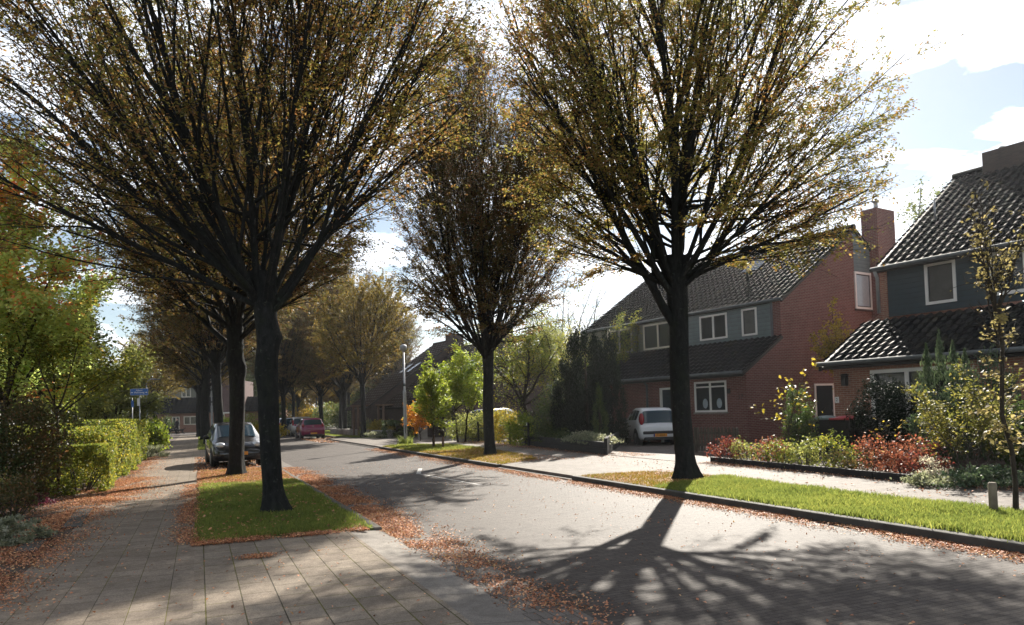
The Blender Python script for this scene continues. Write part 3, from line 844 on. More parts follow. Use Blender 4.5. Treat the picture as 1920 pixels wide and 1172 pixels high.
def wall_u(mb, u, v0, v1, z0, z1, holes=(), depth=.12, inward=1):
    """wall on the plane x = u with openings (v0, v1, z0, z1); reveals go inward"""
    vs = sorted({v0, v1, *[h[0] for h in holes], *[h[1] for h in holes]}); zs = sorted({z0, z1, *[h[2] for h in holes], *[h[3] for h in holes]})
    for a, b in zip(vs[:-1], vs[1:]):
        for c, d in zip(zs[:-1], zs[1:]):
            if any(h[0] <= a and b <= h[1] and h[2] <= c and d <= h[3] for h in holes): continue
            mb.add([(u, a, c), (u, b, c), (u, b, d), (u, a, d)], [(3, 2, 1, 0)])
    x2 = u + depth * inward
    for (a, b, c, d) in holes:
        mb.add([(u, a, c), (u, b, c), (u, b, d), (u, a, d), (x2, a, c), (x2, b, c), (x2, b, d), (x2, a, d)], [(0, 1, 5, 4), (1, 2, 6, 5), (2, 3, 7, 6), (3, 0, 4, 7)])
def window_u(parent, u, v0, v1, z0, z1, mat='white_paint', glassm='glass', fw=.07, mull=(), sill=True, name='window', proud=.035, bars=()):
    """window on a wall facing -x: frame, glass, sill"""
    mb = MB()
    x0, x1 = u - proud, u + .10
    mb.span((x0, v0, z0), (x1, v0 + fw, z1)); mb.span((x0, v1 - fw, z0), (x1, v1, z1))
    mb.span((x0, v0 + fw, z0), (x1, v1 - fw, z0 + fw)); mb.span((x0, v0 + fw, z1 - fw), (x1, v1 - fw, z1))
    for m in mull: mb.span((x0 + .004, v0 + (v1 - v0) * m - fw * .55, z0 + fw), (x1, v0 + (v1 - v0) * m + fw * .55, z1 - fw))
    edges = [0, *mull, 1]
    for i, b in bars:
        a0 = v0 + (v1 - v0) * edges[i] + (fw if i == 0 else fw * .55); a1 = v0 + (v1 - v0) * edges[i + 1] - (fw if i == len(edges) - 2 else fw * .55)
        zz_ = z0 + (z1 - z0) * b
        mb.span((x0 + .008, a0, zz_ - fw * .4), (x1, a1, zz_ + fw * .4))
    f = mb.build(name, M[mat], parent)
    g = MB().add([(u + .03, v0 + fw * .5, z0 + fw * .5), (u + .03, v1 - fw * .5, z0 + fw * .5), (u + .03, v1 - fw * .5, z1 - fw * .5), (u + .03, v0 + fw * .5, z1 - fw * .5)], [(3, 2, 1, 0)])
    g.build('pane', M[glassm], f)
    # dark sash inside the frame
    d = MB(); x0 = u + .005
    for a, b in zip(edges[:-1], edges[1:]):
        p0 = v0 + (v1 - v0) * a + (fw if a == 0 else fw * .55); p1 = v0 + (v1 - v0) * b - (fw if b == 1 else fw * .55); k = .035
        d.span((x0, p0, z0 + fw), (x0 + .05, p0 + k, z1 - fw)); d.span((x0, p1 - k, z0 + fw), (x0 + .05, p1, z1 - fw))
        d.span((x0, p0 + k, z0 + fw), (x0 + .05, p1 - k, z0 + fw + k)); d.span((x0, p0 + k, z1 - fw - k), (x0 + .05, p1 - k, z1 - fw))
    d.build('sash', M['black'], f)
    if sill: MB().span((u - .07, v0 - .04, z0 - .06), (u + .02, v1 + .04, z0 - .003)).build('sill', M['stone'], f)
    return f
def gutter(parent, pts, r=.065, name='gutter'):
    return MB().tube(pts, r, 8).build(name, M['zinc'], parent)
def text_mesh(body, size, mat, parent, name='lettering', depth=.002):
    c = bpy.data.curves.new(name, 'FONT'); c.body = body; c.size = size; c.extrude = depth; c.align_x = 'CENTER'; c.align_y = 'CENTER'
    tmp = bpy.data.objects.new('tmp', c); sc.collection.objects.link(tmp)
    me = bpy.data.meshes.new_from_object(tmp.evaluated_get(bpy.context.evaluated_depsgraph_get()))
    bpy.data.objects.remove(tmp); bpy.data.curves.remove(c)
    return link(name, me, mat, parent)
ROT_U = Matrix(((0, 0, -1, 0), (-1, 0, 0, 0), (0, 1, 0, 0), (0, 0, 0, 1)))   # text lying on a wall that faces -x

# --- red-brick semi-detached house with the white car before it
CH2 = Vector((8.52, 26.89, .10))
h2 = empty('brick_house', CH2, A_H, 'red brick semi-detached house with black tiled roof and grey boarded dormer storey', 'house')
E2, T2u, T2z0, T2z1, RU, RZ, DU, DZ = 2.75, 2.1, 4.10, 5.40, 7.0, 8.65, 10.6, 6.2
mb = MB()
WL = 12.0
win_l = (.92, 2.52, 1.22, 2.40); door_l = (3.45, 4.45, .0, 2.25)
win_l2 = (7.6, 9.6, .9, 2.35)
wall_u(mb, 0, 0, WL, -.1, E2, [win_l, door_l, win_l2])
gp_ = [(0, -.1), (0, E2), (T2u, T2z0), (T2u, T2z1), (RU, RZ), (DU, DZ), (DU, -.1)]
mb.add([(u, 0, z) for u, z in gp_], [tuple(range(len(gp_)))])
mb.add([(u, WL, z) for u, z in gp_], [tuple(range(len(gp_)))[::-1]])
mb.span((T2u + .005, 0.002, T2z0 - .3), (T2u + .12, .35, T2z1 + .02))
mb.build('wall', M['brick_red'], h2)
mb = MB(); wall_u(mb, T2u + .03, .36, 5.2, T2z0 - .15, T2z1, [(2.62, 4.1, 4.22, 5.26), (1.12, 1.86, 4.20, 5.28)], .1)
mb.build('dormer_boards', M['clad_grey'], h2)
mb = MB(); wall_u(mb, T2u + .03, 5.2, WL - .002, T2z0 - .15, T2z1, [(5.7, 7.6, 4.12, 5.28), (8.4, 10.2, 4.12, 5.28)], .1)
mb.build('dormer_boards', M['clad_olive'], h2)
MB().span((T2u - .01, .36, T2z0 - .1), (T2u + .028, .46, T2z1)).build('trim_post', M['zinc'], h2)
f = window_u(h2, 0, *win_l, mat='white_paint', mull=(.5,), bars=((0, .82), (1, .82)))
for v in (1.32, 2.02): MB().add([(-.0 + .024, v + .13 * math.cos(q), 1.55 + .19 * math.sin(q)) for q in np.linspace(0, 2 * math.pi, 20)[:-1]] , [tuple(range(19))[::-1]]).build('window_disc', M['glass_blind'], f)
window_u(h2, 0, *win_l2, mull=(.5,))
window_u(h2, T2u + .03, 2.62, 4.1, 4.22, 5.26, mull=(.5,), glassm='glass', sill=False)
window_u(h2, T2u + .03, 1.12, 1.86, 4.20, 5.28, glassm='glass_curtain', sill=False)
window_u(h2, T2u + .03, 5.7, 7.6, 4.12, 5.28, mat='cream_paint', mull=(.5,), sill=False)
window_u(h2, T2u + .03, 8.4, 10.2, 4.12, 5.28, mat='cream_paint', mull=(.5,), sill=False)
# front door and its frame
fd = MB(); fd.span((-.03, 3.45, 0), (.1, 3.53, 2.25)); fd.span((-.03, 4.37, 0), (.1, 4.45, 2.25)); fd.span((-.03, 3.53, 2.17), (.1, 4.37, 2.25))
fd = fd.build('door_frame', M['white_paint'], h2)
dd = MB().span((.05, 3.535, .0), (.09, 4.365, 2.165)).build('door', M['clad_teal'], h2); MB().tube([(.0, 3.65, 1.0), (.0, 3.65, 1.15)], .015, 6).build('handle', M['chrome'], dd)
# side door in the gable
sd = MB(); sd.span((3.95, -.04, 0), (4.03, .05, 2.2)); sd.span((5.10, -.04, 0), (5.18, .05, 2.2)); sd.span((4.03, -.04, 2.12), (5.10, .05, 2.2))
sd.build('door_frame', M['white_paint'], h2)
dd = MB().span((4.035, -.02, 0), (5.095, .03, 2.115)).build('door', M['door_dark'], h2); MB().tube([(5.0, -.06, 1.0), (5.0, -.06, 1.16)], .015, 6).build('handle', M['chrome'], dd)
# gable window with boards above and a chimney beside it
g = MB(); g.span((6.95, -.05, 5.30), (7.04, .05, 6.86)); g.span((8.03, -.05, 5.30), (8.12, .05, 6.86)); g.span((7.04, -.05, 5.30), (8.03, .05, 5.39)); g.span((7.04, -.05, 6.77), (8.03, .05, 6.86))
g = g.build('window', M['white_paint'], h2)
MB().add([(7.0, -.012, 5.35), (8.07, -.012, 5.35), (8.07, -.012, 6.8), (7.0, -.012, 6.8)], [(0, 1, 2, 3)]).build('pane', M['glass_blind'], g)
d_ = MB(); d_.span((7.045, -.03, 5.395), (7.08, .0, 6.765)); d_.span((7.99, -.03, 5.395), (8.025, .0, 6.765)); d_.span((7.08, -.03, 5.395), (7.99, .0, 5.43)); d_.span((7.08, -.03, 6.73), (7.99, .0, 6.765))
d_.build('sash', M['black'], g)
MB().span((6.9, -.08, 5.22), (8.15, .02, 5.295)).build('sill', M['brick_dark'], g)
MB().add([(6.95, -.02, 6.865), (8.12, -.02, 6.865), (8.12, -.02, 7.88), (7.0, -.02, 8.55), (6.95, -.02, 8.5)], [(0, 1, 2, 3, 4)]).build('gable_boards', M['clad_grey'], h2)
ch = MB(); ch.span((8.13, -.42, -.1), (9.45, .3, 9.6))
ch = ch.build('chimney', M['brick_red'], h2)
cpot = MB().tube([(8.7, -.05, 9.6), (8.7, -.05, 9.95)], .09, 10); cpot.tube([(8.7, -.05, 9.93), (8.7, -.05, 10.0), (8.7, -.05, 10.08)], [.05, .17, .06], 10)
cpot.build('flue', M['steel'], ch)
rl = math.hypot(T2u + .35, T2z0 - E2 + .2)
lo = pantiles('roof', h2, M['tile_black'], (-.32, -.08, E2 - .16), (0, 1, 0), (T2u + .32, 0, T2z0 - E2 + .12), WL + .16, 2.78)
k_ = math.hypot(RU - T2u, RZ - T2z1)
hi = pantiles('roof', h2, M['tile_black'], (T2u - .02, -.08, T2z1 + .02), (0, 1, 0), (RU - T2u, 0, RZ - T2z1), WL + .16, k_ + .03)
pantiles('roof', h2, M['tile_black'], (RU, -.08, RZ + .03), (0, 1, 0), (DU - RU, 0, DZ - RZ), WL + .16, math.hypot(DU - RU, DZ - RZ) + .3)
MB().tube([(RU, -.1, RZ + .08), (RU, WL + .1, RZ + .08)], .12, 8).build('ridge', M['tile_black'], h2)
# flue pipe and skylight on the upper roof
MB().tube([(4.1, 3.1, 6.75), (4.1, 3.1, 7.25)], .06, 8).build('vent_pipe', M['black'], hi)
skn = Vector((RZ - T2z1, 0, -(RU - T2u))).normalized() * -1
sk = MB()
uv_ = Vector((RU - T2u, 0, RZ - T2z1)).normalized()
p0 = Vector((4.9, 3.2, T2z1 + (4.9 - T2u) / (RU - T2u) * (RZ - T2z1))) + skn * .12
for a, w_ in ((0, 0),):
    sk.add([p0, p0 + Vector((0, .9, 0)), p0 + Vector((0, .9, 0)) + uv_ * 1.1, p0 + uv_ * 1.1], [(0, 1, 2, 3)])
sk.build('skylight', M['glass'], hi)
gutter(h2, [(-.36, -.12, E2 - .10), (-.36, WL + .1, E2 - .10)])
gutter(h2, [(T2u - .06, -.12, T2z1 + .03), (T2u - .06, WL + .1, T2z1 + .03)])
MB().tube([(-.30, 5.15, E2 - .15), (-.08, 5.15, E2 - .35), (-.08, 5.15, 0)], .045, 8).build('downpipe', M['zinc'], h2)
MB().span((-.06, .74, 1.9), (-.005, .86, 2.08)).build('wall_lamp', M['black'], h2)
t_ = text_mesh('17', .24, M['ink'], h2, 'house_number'); t_.matrix_basis = Matrix.Translation((-.012, .27, 1.75)) @ ROT_U

# --- right-hand house: brick below, teal-black boards above
CH1 = Vector((9.74, 22.38, .10))
h1 = empty('boarded_house', CH1, A_H, 'house with dark teal boarded upper storey, brown brick ground floor and mossy black roof', 'house')
E1, U1, Z10, Z11, RU1, RZ1 = 2.72, 2.7, 4.34, 5.78, 7.95, 9.45
W1 = 11.0
mb = MB()
wa = (-3.6, -1.19, .75, 2.36); wb = (-8.0, -5.6, .75, 2.36)
wall_u(mb, 0, -W1, 0, -.1, E1, [wa, wb])
gp_ = [(0, -.1), (0, E1), (U1, Z10), (U1, Z11), (RU1, RZ1), (12.5, 6.6), (12.5, -.1)]
mb.add([(u, 0, z) for u, z in gp_], [tuple(range(len(gp_)))[::-1]])
mb.add([(u, -W1, z) for u, z in gp_], [tuple(range(len(gp_)))])
mb.span((U1 + .005, -.23, Z10 - .3), (U1 + .14, -.004, Z11))
mb.build('wall', M['brick_brown'], h1)
mb = MB(); wall_u(mb, U1 + .03, -W1 + .002, -.235, Z10 - .2, Z11, [(-2.34, -1.43, 4.36, 5.62), (-5.1, -3.28, 4.36, 5.62), (-9.4, -7.6, 4.36, 5.62)], .1)
mb.build('boards', M['clad_teal'], h1)
window_u(h1, 0, *wa, mull=(.56,), glassm='glass', fw=.10, name='window')
window_u(h1, 0, *wb, mull=(.5,), glassm='glass', fw=.10)
window_u(h1, U1 + .03, -2.34, -1.43, 4.36, 5.62, glassm='glass_curtain', fw=.085, sill=False)
window_u(h1, U1 + .03, -5.1, -3.28, 4.36, 5.62, mull=(.5,), fw=.10, sill=False)
window_u(h1, U1 + .03, -9.4, -7.6, 4.36, 5.62, mull=(.5,), fw=.10, sill=False)
lo1 = pantiles('roof', h1, M['tile_black'], (-.34, -W1 - .1, E1 - .18), (0, 1, 0), (U1 + .34, 0, Z10 - E1 + .14), W1 + .36, 2.9, .27, .32, .034, .048)
k_ = math.hypot(RU1 - U1, RZ1 - Z11)
hi1 = pantiles('roof', h1, M['tile_black'], (U1 - .22, -W1 - .1, Z11 - .12), (0, 1, 0), (RU1 - U1, 0, RZ1 - Z11), W1 + .20, k_ + .27, .27, .32, .034, .048)
pantiles('roof', h1, M['tile_black'], (RU1, -W1 - .1, RZ1 + .02), (0, 1, 0), (12.5 - RU1, 0, 6.6 - RZ1), W1 + .20, math.hypot(12.5 - RU1, 6.6 - RZ1) + .3)
MB().tube([(RU1, -W1 - .1, RZ1 + .08), (RU1, .12, RZ1 + .08)], .13, 8).build('ridge', M['tile_black'], h1)
MB().span((-.34, .17, E1 - .3), (-.3, .26, E1 - .12)).build('verge_board', M['black'], h1)
MB().tube([(4.35, -1.0, 7.25), (4.35, -1.0, 7.95)], .03, 6).build('vent_pipe', M['steel'], hi1)
c1 = MB(); c1.span((7.55, -3.0, 8.6), (8.5, -1.05, 10.0))
c1 = c1.build('chimney', M['brick_dark'], h1)
for vv in (-1.5, -2.3): MB().tube([(8.0, vv, 10.0), (8.0, vv, 10.15)], .10, 8).build('flue', M['stone'], c1)
gutter(h1, [(-.40, -W1 - .1, E1 - .10), (-.40, .28, E1 - .10)], .07)
gutter(h1, [(U1 - .26, -W1 - .1, Z11 - .08), (U1 - .26, .14, Z11 - .08)], .075)
MB().tube([(U1 - .24, .03, Z11 - .12), (U1 - .09, .03, Z11 - .35), (U1 - .09, .03, Z10 - .05)], .055, 8).build('downpipe', M['steel'], h1)
wl_ = MB(); wl_.span((-.18, -.50, 1.95), (-.04, -.36, 2.25)); wl_.span((-.06, -.46, 2.0), (-.002, -.40, 2.1)); wl_.box((-.11, -.43, 2.28), (.2, .2, .05), 0, .5)
wl_.build('wall_lamp', M['black'], h1)
hp = MB().span((-.02, -.15, 1.45), (-.002, -.03, 1.63)).build('house_plate', M['sign_white'], h1)
t_ = text_mesh('2', .14, M['ink'], hp, 'house_number', .001); t_.matrix_basis = Matrix.Translation((-.024, -.09, 1.54)) @ ROT_U

# --- dark row houses beyond the side street
C3 = Vector((-9.2, 53.0, .1))
h3 = empty('dark_row_house', C3, A_H, 'long dark brick house with sweeping brown tiled roof and skylights beyond the lamp post', 'house')
E3, R3u, R3z = 2.15, 6.2, 6.3
mb = MB()
for (va, vb, du) in ((-9, 0.0, 0.0), (0.002, 4, -1.0)):
    gg = [(du, -.1), (du, E3), (R3u, E3 + (R3z - E3) * (R3u - du) / R3u), (11.5, 3.2), (11.5, -.1)]
    for v, fl in ((va, 1), (vb, -1)): mb.add([(u, v, z) for u, z in gg], [tuple(range(5))[::fl]])
    mb.add([(du, va, -.1), (du, vb, -.1), (du, vb, E3), (du, va, E3)], [(3, 2, 1, 0)])
mb.build('wall', M['brick_dark'], h3)
for (va, vb, du) in ((-9.2, 0.15, 0.0), (0.16, 4.2, -1.0)):
    rz_ = E3 + (R3z - E3) * (R3u - du) / R3u
    upv = Vector((R3u - du, 0, rz_ - E3)); ln = upv.length
    rf = pantiles('roof', h3, M['tile_brown'], (du - .4, va, E3 - .22), (0, 1, 0), upv, vb - va, ln + .5, .45, .36, .02, .035)
    n_ = Vector((-upv.z, 0, upv.x)).normalized(); un = upv.normalized()
    for vv in ((-7.2, -6.1, -3.4, -2.4) if du == 0 else (1.2, 2.6)):
        p = Vector((du, vv, E3)) + un * (ln * .50) + n_ * .10
        s_ = MB().add([p, p + Vector((0, .55, 0)), p + Vector((0, .55, 0)) + un * 1.25, p + un * 1.25], [(3, 2, 1, 0)])
        s_.build('skylight', M['glass_blind'], rf)
    MB().tube([(R3u, va, rz_ + .06), (R3u, vb, rz_ + .06)], .13, 6).build('ridge', M['tile_brown'], h3)
for vv, zt in ((-6.8, 7.5), (.3, 7.5)):
    c_ = MB().span((R3u - .5, vv, 5.0), (R3u + .6, vv + .9, zt)); c_.build('chimney', M['brick_dark'], h3)
for (v, a) in ((-1.0, 1.0), (1.2, 1.0)):
    pd = MB(); pd.span((-.9 if v < 0 else -1.9, v, 0), (-.78 if v < 0 else -1.78, v + .12, 2.1)); pd.span((-.9 if v < 0 else -1.9, v - .9, 0), (-.78 if v < 0 else -1.78, v - .78, 2.1)); pd.span((-1.0 if v < 0 else -2.0, v - 1.0, 2.1), (.0 if v < 0 else -1.0, v + .2, 2.2))
    pd.build('porch', M['brown_wood'], h3)
mb = MB()
for uu in (1.0, 2.3): mb.span((uu, -9.06, 1.0), (uu + .9, -9.01, 1.9))
mb.build('window', M['glass_curtain'], h3)

# --- house closing the end of the street
C4 = spot(380, 100, 0.0)
A4 = R(8)
h4 = empty('terraced_house', C4, A4, 'far brick terrace with dark low roof and tall plain gable at the street end', 'house')
def X4(px): return (px - 380) / F * 100 / math.cos(A4)
mb = MB(); mb.span((X4(225), 0, -.3), (X4(417), 9, 2.75)); mb.span((X4(440), 2.0, -.3), (X4(520), 9, 2.75))
mb.build('wall', M['brick_brown'], h4)
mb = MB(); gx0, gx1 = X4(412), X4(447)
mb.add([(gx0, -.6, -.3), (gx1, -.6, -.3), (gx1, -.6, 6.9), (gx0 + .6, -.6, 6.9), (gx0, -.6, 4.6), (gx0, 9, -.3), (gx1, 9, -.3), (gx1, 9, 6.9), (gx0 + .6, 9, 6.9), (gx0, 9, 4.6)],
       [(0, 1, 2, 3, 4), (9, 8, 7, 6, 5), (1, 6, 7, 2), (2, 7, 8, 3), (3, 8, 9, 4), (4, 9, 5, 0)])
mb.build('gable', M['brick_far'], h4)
rf = pantiles('roof', h4, M['tile_black'], (X4(223), -.5, 2.6), (1, 0, 0), (0, 3.0, 2.0), X4(411) - X4(223), 3.7, .4, .36, .02, .03)
pantiles('roof', h4, M['tile_black'], (X4(448), 1.5, 2.6), (1, 0, 0), (0, 3.0, 2.0), X4(522) - X4(448), 3.7, .4, .36, .02, .03)
mb = MB(); mb.span((X4(300), 3.0, 4.6), (X4(411.5), 8, 6.2)); mb.build('dormer_wall', M['clad_olive'], h4)
pantiles('roof', h4, M['tile_black'], (X4(296), 2.6, 6.15), (1, 0, 0), (0, 3.0, 1.9), X4(411) - X4(296), 4.6, .4, .36, .02, .03)
for a, b, z0, z1, y in ((332, 349, 4.75, 6.0, 3.0), (327, 340, .1, 2.1, 0.0), (347, 370, .95, 2.1, 0.0), (262, 282, .95, 2.1, 0.0), (452, 458, .0, 2.2, 2.0)):
    w_ = MB(); x0, x1 = X4(a), X4(b); m_ = (x0 + x1) / 2
    for s in ((x0, x0 + .12), (x1 - .12, x1), (m_ - .06, m_ + .06)): w_.span((s[0], y - .06, z0), (s[1], y + .05, z1))
    for s in ((z0, z0 + .12), (z1 - .12, z1)): w_.span((x0 + .12, y - .055, s[0]), (x1 - .12, y + .05, s[1]))
    w_ = w_.build('window', M['cream_paint'], h4)
    MB().add([(x0 + .05, y - .01, z0 + .05), (x1 - .05, y - .01, z0 + .05), (x1 - .05, y - .01, z1 - .05), (x0 + .05, y - .01, z1 - .05)], [(0, 1, 2, 3)]).build('pane', M['glass'], w_)
w_ = MB(); x0, x1 = X4(418), X4(424.5)
w_.span((x0, -1.6, -.1), (x0 + .08, -1.5, 2.3)); w_.span((x1 - .08, -1.6, -.1), (x1, -1.5, 2.3))
for z in (0.0, .55, 1.1, 1.65, 2.2): w_.span((x0 + .08, -1.595, z), (x1 - .08, -1.505, z + .09))
w_ = w_.build('door', M['white_paint'], h4); MB().span((x0 + .08, -1.56, 0), (x1 - .08, -1.54, 2.25)).build('pane', M['glass'], w_)
mb = MB(); mb.span((x1, -1.6, -.1), (X4(433), -.61, 2.3)); mb.build('porch_wall', M['brick_brown'], h4)
MB().span((X4(416.5), -1.8, 2.31), (X4(434), -.61, 2.5)).build('porch_roof', M['white_paint'], h4)

# ------------------------------------------------------------------ cars
def car(loc, heading, label, paint_m, length=3.9, width=1.68, height=1.48, plate=None, plate_end='rear', name='parked_car', tall_lamps=False, dark_bumper=True, estate=False, group='parked cars', mirrors=True, belt=.92, tail=None):
    """hatchback: local +y is forward, origin on the ground under the middle"""
    root = empty(name, loc, heading - math.pi / 2, label, 'car', group)
    Lh, W = length / 2, width / 2
    H = height
    # y from the tail, sill, belt, top, half width low, belt, top
    if estate:
        st = [(0.00, .42, .70, .74, W * .84, W * .86, W * .60), (0.05, .30, .86, .90, W * .93, W * .94, W * .76), (.14, .26, belt, belt + .03, W * .97, W * .97, W * .82), (.34, .24, belt + .02, H - .10, W, W * .99, W * .74),
              (.60, .22, belt + .02, H - .02, W, W, W * .74)]
    else:
        st = [(0.00, .40, .62, .66, W * .80, W * .84, W * .55), (0.04, .28, .80, .86, W * .90, W * .93, W * .72), (.12, .25, tail or belt, (tail or belt) + .04, W * .95, W * .96, W * .80), (.40, .22, belt + .02, H - .09, W * .99, W * .98, W * .70),
              (.62, .20, belt + .02, H - .035, W, W * .99, W * .71)]
    a = length
    st += [(a * .30, .19, belt + .01, H - .005, W, W, W * .72), (a * .45, .18, belt, H, W, W, W * .72), (a * .57, .18, belt - .01, H - .04, W, W * .99, W * .70), (a * .63, .18, belt - .01, H - .10, W, W * .99, W * .69),
           (a * .80, .18, belt - .02, belt + .035, W * .99, W * .98, W * .74), (a * .90, .20, belt - .10, belt - .06, W * .97, W * .94, W * .66), (a * .96, .22, belt - .22, belt - .17, W * .92, W * .88, W * .58),
           (a * .985, .26, .60, .65, W * .84, W * .82, W * .5), (a, .36, .50, .54, W * .70, W * .70, W * .4)]
    rings = []
    for (y, zb, zs, zt, wb, ws, wt) in st:
        zw = max(zs + .004, zt - .05)
        rings.append([(0, zb), (wb * .86, zb), (wb * .97, zb + .07), (max(wb, ws) * 1.0, zb + (zs - zb) * .55), (ws, zs - .05), (ws * .965, zs), (wt + (ws * .965 - wt) * .06, zw), (wt * .93, zt - .012), (wt * .6, zt), (0, zt + .006)])
    vs, fs = [], []
    K = 10
    for (s_, r_) in zip(st, rings):
        for (x, z) in r_: vs.append((x, s_[0] - Lh, z))
        for (x, z) in r_[1:-1][::-1]: vs.append((-x, s_[0] - Lh, z))
    n = 2 * K - 2
    for i in range(len(st) - 1):
        for k in range(n):
            fs.append((i * n + k, i * n + (k + 1) % n, (i + 1) * n + (k + 1) % n, (i + 1) * n + k))
    fs.append(tuple(range(n))); fs.append(tuple(range((len(st) - 1) * n, len(st) * n))[::-1])
    me = bpy.data.meshes.new('body'); me.from_pydata(vs, [], fs)
    bm = bmesh.new(); bm.from_mesh(me); bmesh.ops.recalc_face_normals(bm, faces=bm.faces); bm.to_mesh(me); bm.free()
    me.polygons.foreach_set('use_smooth', [True] * len(me.polygons))
    body = link('body', me, M[paint_m], root)
    def P(i, k, sx=1):
        x, z = rings[i][k]; return Vector((x * sx, st[i][0] - Lh, z))
    def quad(mb, pa, pb, pc, pd, u0, u1, v0, v1, off, m=4):
        """patch on the bilinear face pa-pb (low) to pd-pc (high), lifted a little off it"""
        nn = (pb - pa).cross(pd - pa).normalized()
        c = (pa + pb + pc + pd) / 4
        if nn.dot(c - Vector((0, c.y * .7, H * .45))) < 0: nn = -nn
        g = []
        for j in range(m + 1):
            for i in range(m + 1):
                u, v = u0 + (u1 - u0) * i / m, v0 + (v1 - v0) * j / m
                g.append((pa * (1 - u) + pb * u) * (1 - v) + (pd * (1 - u) + pc * u) * v + nn * off)
        mb.add(g, [(j * (m + 1) + i, j * (m + 1) + i + 1, (j + 1) * (m + 1) + i + 1, (j + 1) * (m + 1) + i) for j in range(m) for i in range(m)], True)
    ir, iA, iB, iC, iD, iE = 3, 4, 5, 6, 7, 8
    rb, rt = 2, 3
    # rear screen, windscreen
    def screen(i0, i1, v0, v1, sgn, name):
        cols = [(6, -.97), (7, -.96), (8, -1), (9, 1), (8, 1), (7, .96), (6, .97)]
        off = Vector((0, sgn * .012, .012)); g = []
        for v in (v0, (v0 + v1) / 2, v1):
            for k, sx in cols:
                p, q = P(i0, k), P(i1, k)
                if k == 9: sx = 0
                r_ = p.lerp(q, v) + off; g.append((r_.x * sx, r_.y, r_.z))
        f_ = [(j * 7 + i, j * 7 + i + 1, (j + 1) * 7 + i + 1, (j + 1) * 7 + i) for j in range(2) for i in range(6)]
        MB().add(g, f_, True).build(name, M['car_glass'], root)
    screen(rb, rt, .08, .90, -1, 'rear_window')
    screen(9, 8, .10, .96, 1, 'windscreen')
    for sx in (1, -1):
        mb = MB()
        quad(mb, P(iA, 5, sx), P(iB, 5, sx), P(iB, 6, sx), P(iA, 6, sx), .0, .98, .10, .88, .008)
        mb.build('side_window', M['car_glass'], root)
        mb = MB()
        quad(mb, P(iB, 5, sx), P(iC, 5, sx), P(iC, 6, sx), P(iB, 6, sx), .06, .97, .10, .88, .008)
        quad(mb, P(iC, 5, sx), P(iD, 5, sx), P(iD, 6, sx), P(iC, 6, sx), .03, 1.3, .10, .84, .008)
        mb.build('side_window', M['car_glass'], root)
        # wheels
        for y in (-Lh + length * .18, Lh - length * .19):
            x = sx * (W - .10)
            t = MB().tube([(x - sx * .105, y, .30), (x - sx * .09, y, .30), (x + sx * .075, y, .30), (x + sx * .105, y, .30)], [.27, .30, .30, .27], 24).build('wheel', M['rubber'], root)
            rim = MB().tube([(x + sx * .08, y, .30), (x + sx * .112, y, .30)], [.2, .185], 18)
            for q in range(5): rim.box((x + sx * .118, y + .09 * math.cos(q * 1.2566), .30 + .09 * math.sin(q * 1.2566)), (.012, .15, .035), 0, 1, -(q * 1.2566) if False else q * 1.2566)
            rim.build('rim', M['rim'], t)
            MB().tube([(sx * (W - .22), y, .31), (sx * (W + .004), y, .31)], [.36, .36], 24).build('wheel_arch', M['black'], root)
        if mirrors:
            MB().blob((sx * (W + .09), Lh - length * .36, belt + .08), (.10, .06, .075), 10, 6).build('mirror', M['black'] if paint_m != 'paint_red' else M[paint_m], root)
        # lamps
        if tall_lamps:
            t_ = MB().span((sx * (W * .80), -Lh + .10, belt - .28), (sx * (W * .94), -Lh + .30, belt + .42))
        else:
            t_ = MB().blob((sx * W * .80, -Lh + .22, (belt + .10) if tail else (belt + .02)), (W * .13, .2, .24 if tail else .17), 12, 8)
        t_.build('tail_lamp', M['tail_red'], root)
        MB().blob((sx * W * .68, Lh - length * .075, belt - .19), (W * .20, .20, .115), 14, 8).build('headlight', M['lamp_clear'], root)
    # bumpers, grille, plates
    if dark_bumper:
        MB().box((0, -Lh + .035, .50), (W * 1.62, .12, .13)).build('bumper_trim', M['black'], root, .04)
    MB().box((0, Lh - .055, .37), (W * 1.25, .13, .16)).build('grille', M['black'], root, .04)
    MB().box((0, Lh - .11, .61), (W * .9, .10, .035)).build('grille_trim', M['chrome'], root, .01)
    MB().box((0, -Lh + .06, .27), (W * 1.5, .16, .12)).build('rear_skirt', M['black'], root, .03)
    MB().blob((0, -Lh + .055, (tail or belt) - .04), (.045, .03, .05), 8, 6).build('badge', M['chrome'], root)
    for sx_, ok in ((-1, plate_end == 'rear'), (1, plate_end == 'front')):
        if plate is None or not ok: continue
        y = sx_ * (Lh + .012) if sx_ > 0 else -Lh - .012
        zc = .40 if sx_ < 0 else .46
        pl = MB().box((0, y, zc), (.52, .014, .115)).build('number_plate', M['plate_yellow'], root)
        MB().box((-.235 if sx_ < 0 else .235, y + sx_ * .005, zc), (.05, .014, .113)).build('plate_band', M['plate_blue'], pl)
        if not plate: continue
        t_ = text_mesh(plate, .10, M['ink'], pl, 'plate_lettering', .001)
        rot = Matrix(((1, 0, 0, 0), (0, 0, -1, 0), (0, 1, 0, 0), (0, 0, 0, 1))) if sx_ < 0 else Matrix(((-1, 0, 0, 0), (0, 0, 1, 0), (0, 1, 0, 0), (0, 0, 0, 1)))
        t_.matrix_basis = Matrix.Translation((.02 if sx_ < 0 else -.02, y + sx_ * .010, zc)) @ rot @ Matrix.Diagonal((.86, 1, 1, 1))
    return root
def car_at(pt, heading, length, end='rear'):
    """centre of a car whose rear (or front) middle stands at pt"""
    d = Vector((math.cos(heading), math.sin(heading), 0)) * (length / 2)
    return pt + d if end == 'rear' else pt - d
ST_H = math.pi / 2 + A_ST           # heading along the street, away
wp = spot(1239, 28.2, .106)
hd = R(93)
